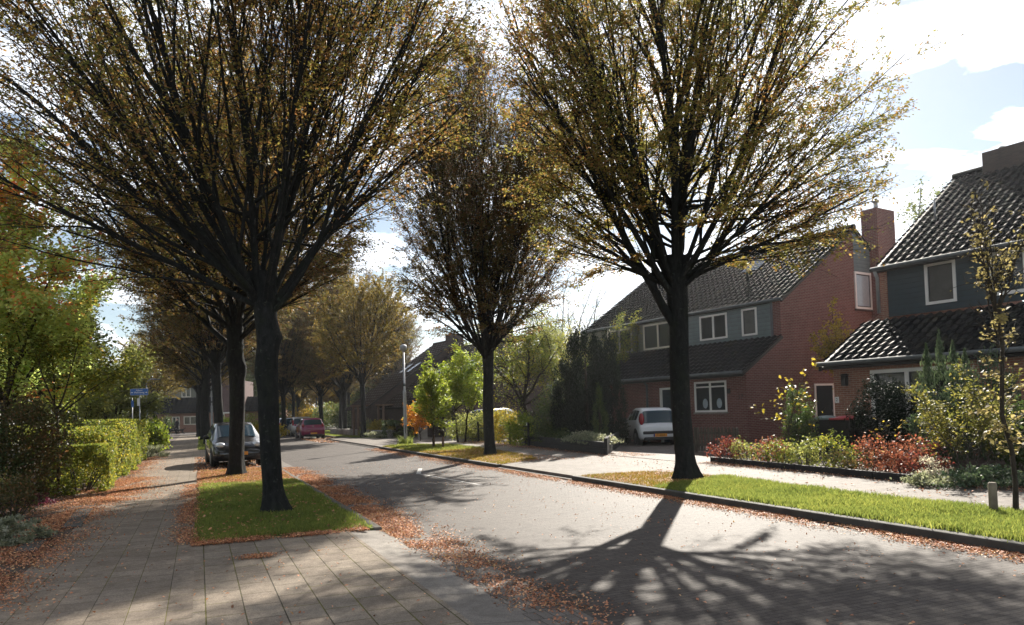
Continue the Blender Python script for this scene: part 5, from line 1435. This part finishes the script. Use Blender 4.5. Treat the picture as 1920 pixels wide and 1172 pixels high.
conifer(1143, 29.8, 4.6, .72, 'dark conifer forming the right shoulder of the conifer group', 111, n=20000, leaf=.10)
conifer(1068, 29.8, 3.7, .75, 'lower dark conifer forming the left shoulder of the conifer group', 112, n=17000, leaf=.10)
conifer(1127, 27.2, 2.45, .42, 'small green thuja in front of the dark conifer group', 113, 'dark_leaf', 3500, 'cone', .09)
shrub('ground_cover', L(4.75, 12.2, .36), 'grey green ground cover hanging over the black timber planter', 114, (.55, 1.8, .42), 3200, .085, 'grey_leaf', 'mound', 60, .14, .5, 5, 'plant', rz=A_ST)
shrub('ivy', L(5.3, 15.8, .3), 'dark ivy mound in the rear of the black timber planter', 115, (.7, 1.5, .6), 2600, .09, 'dark_leaf', 'mound', 50, .15, .5, 5, 'ivy', rz=A_ST)
bushy_tree('yellowing_tree', spot(1178, 35.5, .1), 'yellowing tree squeezed between dark conifer and brick house', 116, 6.2, 1.25, 1.4, .07, 8000, .10, 'beech', limbs=8, spread=(5, 40), dens=1.4)
for i, (px, dep, h, rad, mat, n, lf, lb) in enumerate((
        (930, 62, 8.2, 4.2, 'far_green', 14000, .30, 'broad green tree behind the overgrown garden'),
        (1040, 66, 8.6, 4.0, 'olive', 14000, .30, 'olive tree behind the gnarled garden trees'),
        (1150, 60, 7.4, 3.2, 'far_green', 10000, .28, 'green tree peeping out right of the conifer group'),
        (595, 104, 9.5, 6.0, 'far_yellow', 15000, .42, 'spreading yellow tree at the bend behind the parked cars'),
        (660, 110, 8.5, 5.5, 'far_yellow', 12000, .42, 'golden yellow tree left of the dark row house'),
        (483, 125, 15, 5.5, 'far_green', 14000, .5, 'tall blue green tree beyond the end of the street'),
        (725, 92, 9.5, 5.0, 'far_green', 12000, .4, 'dark green tree behind the dark row house roof'),
        (800, 100, 9.0, 5.5, 'far_green', 11000, .42, 'hazy green tree behind the dark row house chimney'),
        (420, 130, 12, 6.0, 'far_yellow', 12000, .5, 'yellowing tree above the far brick terrace'),
        (250, 120, 14, 7.0, 'olive', 14000, .5, 'large olive tree beyond the left end of the far terrace'),
        (1775, 47, 15.5, 3.6, 'far_green', 7000, .22, 'airy grey green tree behind the boarded house roof'))):
    bushy_tree('background_tree', spot(px, dep, .0), lb, 120 + i, h, rad, h * .22, .2, n, lf, mat, limbs=10, spread=(8, 72), spread_l=lf)

for i, (px, dep, w_, h, mt, lb) in enumerate(((545, 100, 3.2, 3.4, 'far_green', 'green bush mass behind the dark blue car'), (588, 97, 3.0, 3.0, 'far_yellow', 'yellowish bushes behind the magenta car'), (632, 92, 3.2, 3.2, 'far_green', 'dark green bush at the left end of the dark row house'),
        (660, 84, 2.2, 2.6, 'dark_leaf', 'dark evergreen bush beside the dark row house'), (505, 112, 3.5, 4.5, 'olive', 'olive bush mass at the street end right of the far terrace'), (232, 92, 3.5, 3.6, 'far_green', 'green bush mass left of the far terrace'))):
    shrub('background_bush', spot(px, dep, 0), lb, 190 + i, (w_, 2.0, h), 3200, .26, mt, 'round', 60, .16, .5, 3, 'bush')

# ------------------------------------------------------------------ right front gardens
HB = (('darkred', 4.75, .62, 'small dark red hedge plant at the left end of the bed'), ('olive', 4.05, .66, 'pale green and yellow hedge plant second from the left end'), ('red', 3.4, .62, 'thin reddish hedge plant with bare twigs in the left half of the bed'), ('beech', 2.75, .66, 'greenish hedge plant just below the glossy green shrub'),
      ('olive', 2.1, .68, 'olive brown hedge plant left of the bright yellow one'), ('beech', 1.35, .78, 'bright yellow hedge plant in the middle of the bed'), ('maroon', .75, .60, 'dull dark hedge plant between the yellow and red ones'),
      ('red', .1, .80, 'bright red hedge plant right of the yellow one'), ('red', -.45, .76, 'second bright red hedge plant nearer the right end'), ('darkred', -.95, .70, 'red and green hedge plant at the right end beside white flowers'))
for i, (mt, s_, h, lb) in enumerate(HB):
    shrub('hedge_plant', L(4.75 + .06 * (i % 3), s_, .098), lb, 140 + i, (.46, .46, h), 850, .062, mt, 'round', 34, .2, .5, 12, 'shrub', 'mixed autumn hedge plants along the bed')
    # (bare lower stems show below the leaves)
shrub('flowering_plant', spot(1757, 13.5, .098), 'low plant with pale whitish flowers at the right end of the hedge', 160, (.42, .40, .46), 1500, .045, 'white_flower', 'mound', 40, .14, .5, 6, 'plant')
shrub('ground_cover', spot(1750, 12.9, .098), 'grey green ground cover spilling below the white flowered plant', 161, (.5, .4, .25), 1300, .06, 'grey_leaf', 'mound', 36, .14, .5, 4, 'plant')
shrub('ground_cover', spot(1840, 12.6, .098), 'dull grey green ground cover under the arching shrub', 162, (.85, .55, .36), 2200, .07, 'juniper', 'mound', 50, .14, .5, 4, 'plant')
bushy_tree('sparse_shrub', spot(1480, 20.2, .098), 'sparse shrub with a few large yellow leaves before the brick gable', 163, 2.75, .85, .7, .020, 120, .125, 'yellow', bark='twig', limbs=6, spread=(5, 55), cat='shrub', dens=.8)
shrub('glossy_shrub', spot(1503, 20.6, .098), 'upright glossy green shrub before the dark side door', 164, (.43, .43, 2.05), 4200, .07, 'glossy', 'column', 60, .13, .7, 6)
shrub('yew_bush', spot(1668, 19.0, .098), 'dark spreading yew bush under the ground floor window', 165, (.95, .8, 1.95), 7500, .09, 'conifer', 'round', 80, .13, .7, 5, 'bush', aspect=.35)
root = shrub('upright_juniper', spot(1783, 16.8, .098), 'tall grey green juniper with pointed tips before the boarded house', 166, (.72, .6, 2.55), 8500, .10, 'juniper', 'column', 80, .12, .75, 4, 'juniper', aspect=.3, upward=True)
P_ = []
rg = np.random.default_rng(9)
for (x, hgt_) in ((-.42, 2.75), (-.12, 3.05), (.18, 2.8), (.45, 2.6)):
    f_ = rg.random(500); P_.append(np.c_[x + rg.normal(0, .10, 500) * (1 - f_), rg.normal(0, .10, 500) * (1 - f_), 1.9 + (hgt_ - 1.9) * f_])
P_ = np.vstack(P_); D_ = rand_dirs(rg, len(P_)) * .5; D_[:, 2] += 1
leaves_obj('tips', P_, .10, .03, M['juniper'], root, 3, D=D_)
shrub('upright_juniper', spot(1868, 17.4, .098), 'darker juniper behind the right sapling', 167, (.6, .6, 2.6), 4500, .10, 'juniper', 'column', 60, .12, .7, 4, 'juniper', aspect=.3, upward=True)
bushy_tree('arching_shrub', spot(1815, 14.2, .098), 'arching yellow green shrub in front of the tall juniper', 168, 2.0, .8, .5, .018, 3600, .07, 'arching', bark='twig', limbs=18, stems=8, spread=(10, 75), cat='shrub', dens=1.6, low_env=.3)
bushy_tree('sparse_shrub', spot(1712, 15.6, .098), 'low sparse twiggy shrub with few yellow leaves before the yew bush', 169, 1.35, .7, .3, .014, 90, .08, 'yellow', bark='twig', limbs=5, spread=(20, 70), cat='shrub')
shrub('dark_bush', spot(1945, 15.0, .098), 'dark bush at the right edge behind the sapling', 170, (1.1, .9, 1.4), 4500, .08, 'dark_leaf', 'round', 50, .16)
bushy_tree('yellowing_tree', spot(1592, 26.2, .098), 'small yellow tree between the two houses', 171, 5.0, .95, 2.0, .05, 2600, .12, 'yellow', limbs=7, spread=(5, 60), dens=1.2)
sap = bushy_tree('sapling', spot(1905, 9.65, .10), 'slim sapling with small yellowish leaves in the grass by the short wooden post', 172, 4.6, .30, 2.6, .032, 520, .065, 'sapling', limbs=9, spread=(3, 24), lean=(-.10, 0), dens=1.4, low_env=1.5, spread_l=.06)
w = Wood(173); w.env = None
spec = [dict(step=.2, wob=.12, lift=.03, taper=.3, sides=4, rmin=.004, leaf=True), dict(per_m=3, angle=(30, 60), len=(.12, .3), step=.12, wob=.1, taper=.5, sides=3, rmin=.003, leaf=True)]
for k in range(22):
    z = .75 + k * .085; az = 2.4 * k
    w.limb(Vector((-.10 * z / 2.6, 0, z)), Vector((math.cos(az), math.sin(az), .45)), .26, .008, 0, spec)
w.mb.build('side_twigs', M['twig'], sap)
P, D, N = w.leaf_points(400, 5, .03); leaves_obj('low_leaves', P, .07, .045, M['sapling'], sap, 6, D=D, N=N)

# ------------------------------------------------------------------ grass and fallen leaves
tl = [(o.location.x, o.location.y) for o in (T1, T2, R1, R2)]
def inv(x, y):
    dx, dy = x - KX, y - KY
    return (math.cos(A_ST) * dx + math.sin(A_ST) * dy, -math.sin(A_ST) * dx + math.cos(A_ST) * dy)
hl = [(*inv(*q), .34) for q in tl]
G1 = [(.06, -8.5), (1.98, -8.5), (1.98, -.5), (2.3, 1.7), (2.25, 3.1), (1.65, 3.85), (.8, 4.02), (.06, 4.05)]
grass_patch('grass', [(.06, -8.5), (1.98, -8.5), (1.98, -.5), (2.3, 1.9), (.06, 1.0)], .106, 60000, .05, .10, 'grass', 1, 'bright sunlit grass of the right verge', holes=hl)
grass_patch('grass', [(.06, .2), (2.1, .8), (2.25, 3.1), (1.65, 3.85), (.8, 4.02), (.06, 4.05)], .108, 7000, .03, .06, 'grass_dry', 2, 'leaf strewn yellowish grass under the large right street tree', holes=hl)
grass_patch('grass', [(-7.85, -.36), (-5.64, -.38), (-5.64, 8.8), (-7.8, 8.6)], .055, 60000, .035, .085, 'grass', 3, 'short green grass of the left verge', holes=hl)
grass_patch('grass', [(-7.8, 8.2), (-5.65, 8.2), (-5.65, 13.8), (-7.8, 13.8)], .058, 6000, .03, .06, 'grass_dry', 4, 'yellowish grass and leaves before the dark hatchback', holes=hl)
grass_patch('grass', V2, .108, 15000, .03, .07, 'grass_dry', 5, 'yellowish grass under the dense street tree', .009, holes=hl)
grass_patch('grass', [(.1, 17.5), (2.85, 17.5), (2.95, 22.2), (1.6, 24.2), (.6, 23.9), (.1, 23.4)], .108, 7000, .05, .10, 'grass', 6, 'greener grass round the young green tree', .011)
grass_patch('grass', V3, .108, 12000, .05, .09, 'grass', 7, 'sunlit grass of the far right verge', .016)
grass_patch('grass', [(-7.85, 31.1), (-5.62, 31.1), (-5.62, 61.9), (-7.85, 61.9)], .056, 16000, .05, .09, 'grass', 8, 'sunlit grass of the far left verge', .014)
lp = inv(*spot(761, 36.2)[:2])
grass_patch('grass', [(lp[0] - .3, lp[1] - .3), (lp[0] + .3, lp[1] - .3), (lp[0] + .3, lp[1] + .3), (lp[0] - .3, lp[1] + .3)], .1, 260, .25, .6, 'grass', 9, 'tall grass tuft at the foot of the lamp post', .012)

litter(5200, -5.55, -4.72, -7, 12, .0, 1, 'n')
litter(6500, -5.5, -4.75, -2.0, 14, .0, 2, 'l')
litter(2600, -7.95, -5.7, -.62, -.02, .055, 3, 'u')
litter(1700, -8.25, -7.75, -.5, 9, .055, 4, 'n')
litter(9000, -7.9, -5.6, 8.0, 13.9, .065, 5, 'u')
litter(8000, -10.5, -9.25, -4.5, 12, .05, 6, 'n')
litter(3000, -9.7, -8.7, 6.0, 12.5, .05, 66, 'l')
litter(2400, -9.9, -9.0, 10, 26, .05, 7, 'l')
litter(3500, -13, -10, -1, 9, .05, 8, 'u')
litter(7500, -.55, -.08, -9, 9, .0, 9, 'r')
litter(3600, -.8, -.08, 8, 24, .0, 10, 'r')
litter(1400, .05, 2.2, 1.0, 4.0, .11, 11, 'u')
litter(1500, .05, 2.6, 9, 17, .11, 12, 'u')
litter(2200, 3.6, 5.2, 8.5, 24, .11, 13, 'r')
litter(1500, 3.9, 4.9, -4.5, 5.2, .105, 14, 'n')
litter(450, -5, 0, -8, 14, .0, 15, 'u', .026)
litter(250, -9.6, -6, -6, 10, .055, 16, 'u', .028)
litter(500, 2.1, 4.1, -8, 10, .105, 17, 'u', .04)
litter(1800, -8.0, -5.5, 13.9, 23, .05, 18, 'u', .06)
litter(120, -7.45, -7.0, -1.9, -1.65, .055, 19, 'n')
litter(900, -1.2, 1.2, 34, 44, .01, 20, 'u', .09)
litter(800, -7.9, -5.7, -.2, 8, .08, 21, 'u', .045)
P, D, N, S_ = (np.vstack(q) for q in zip(*LIT))
V, F_ = leaf_cloud(P, D, N, S_ * 1.25, S_ * .8, 4)
tag(link('fallen_leaves', fast('fallen_leaves', V, F_), M['litter']), 'orange brown fallen leaves along the gutters and pavement edges', 'leaves', None, 'stuff')

# ------------------------------------------------------------------ thin added haze
t = NT('glow_haze_air')
t.n.remove(t.b)
v = t.new('ShaderNodeVolumePrincipled')
t.set(v, Density=.0003, Anisotropy=.7)
v.inputs['Color'].default_value = (.93, .95, 1.0, 1)
t.l.new(v.outputs[0], t.out.inputs['Volume'])
o = MB().span((-700, -60, -1.1), (700, 900, 32)).build('glow_haze', t.m)  # added volume: stands in for sun glare and lifts the shadows
tag(o, kind='stuff')
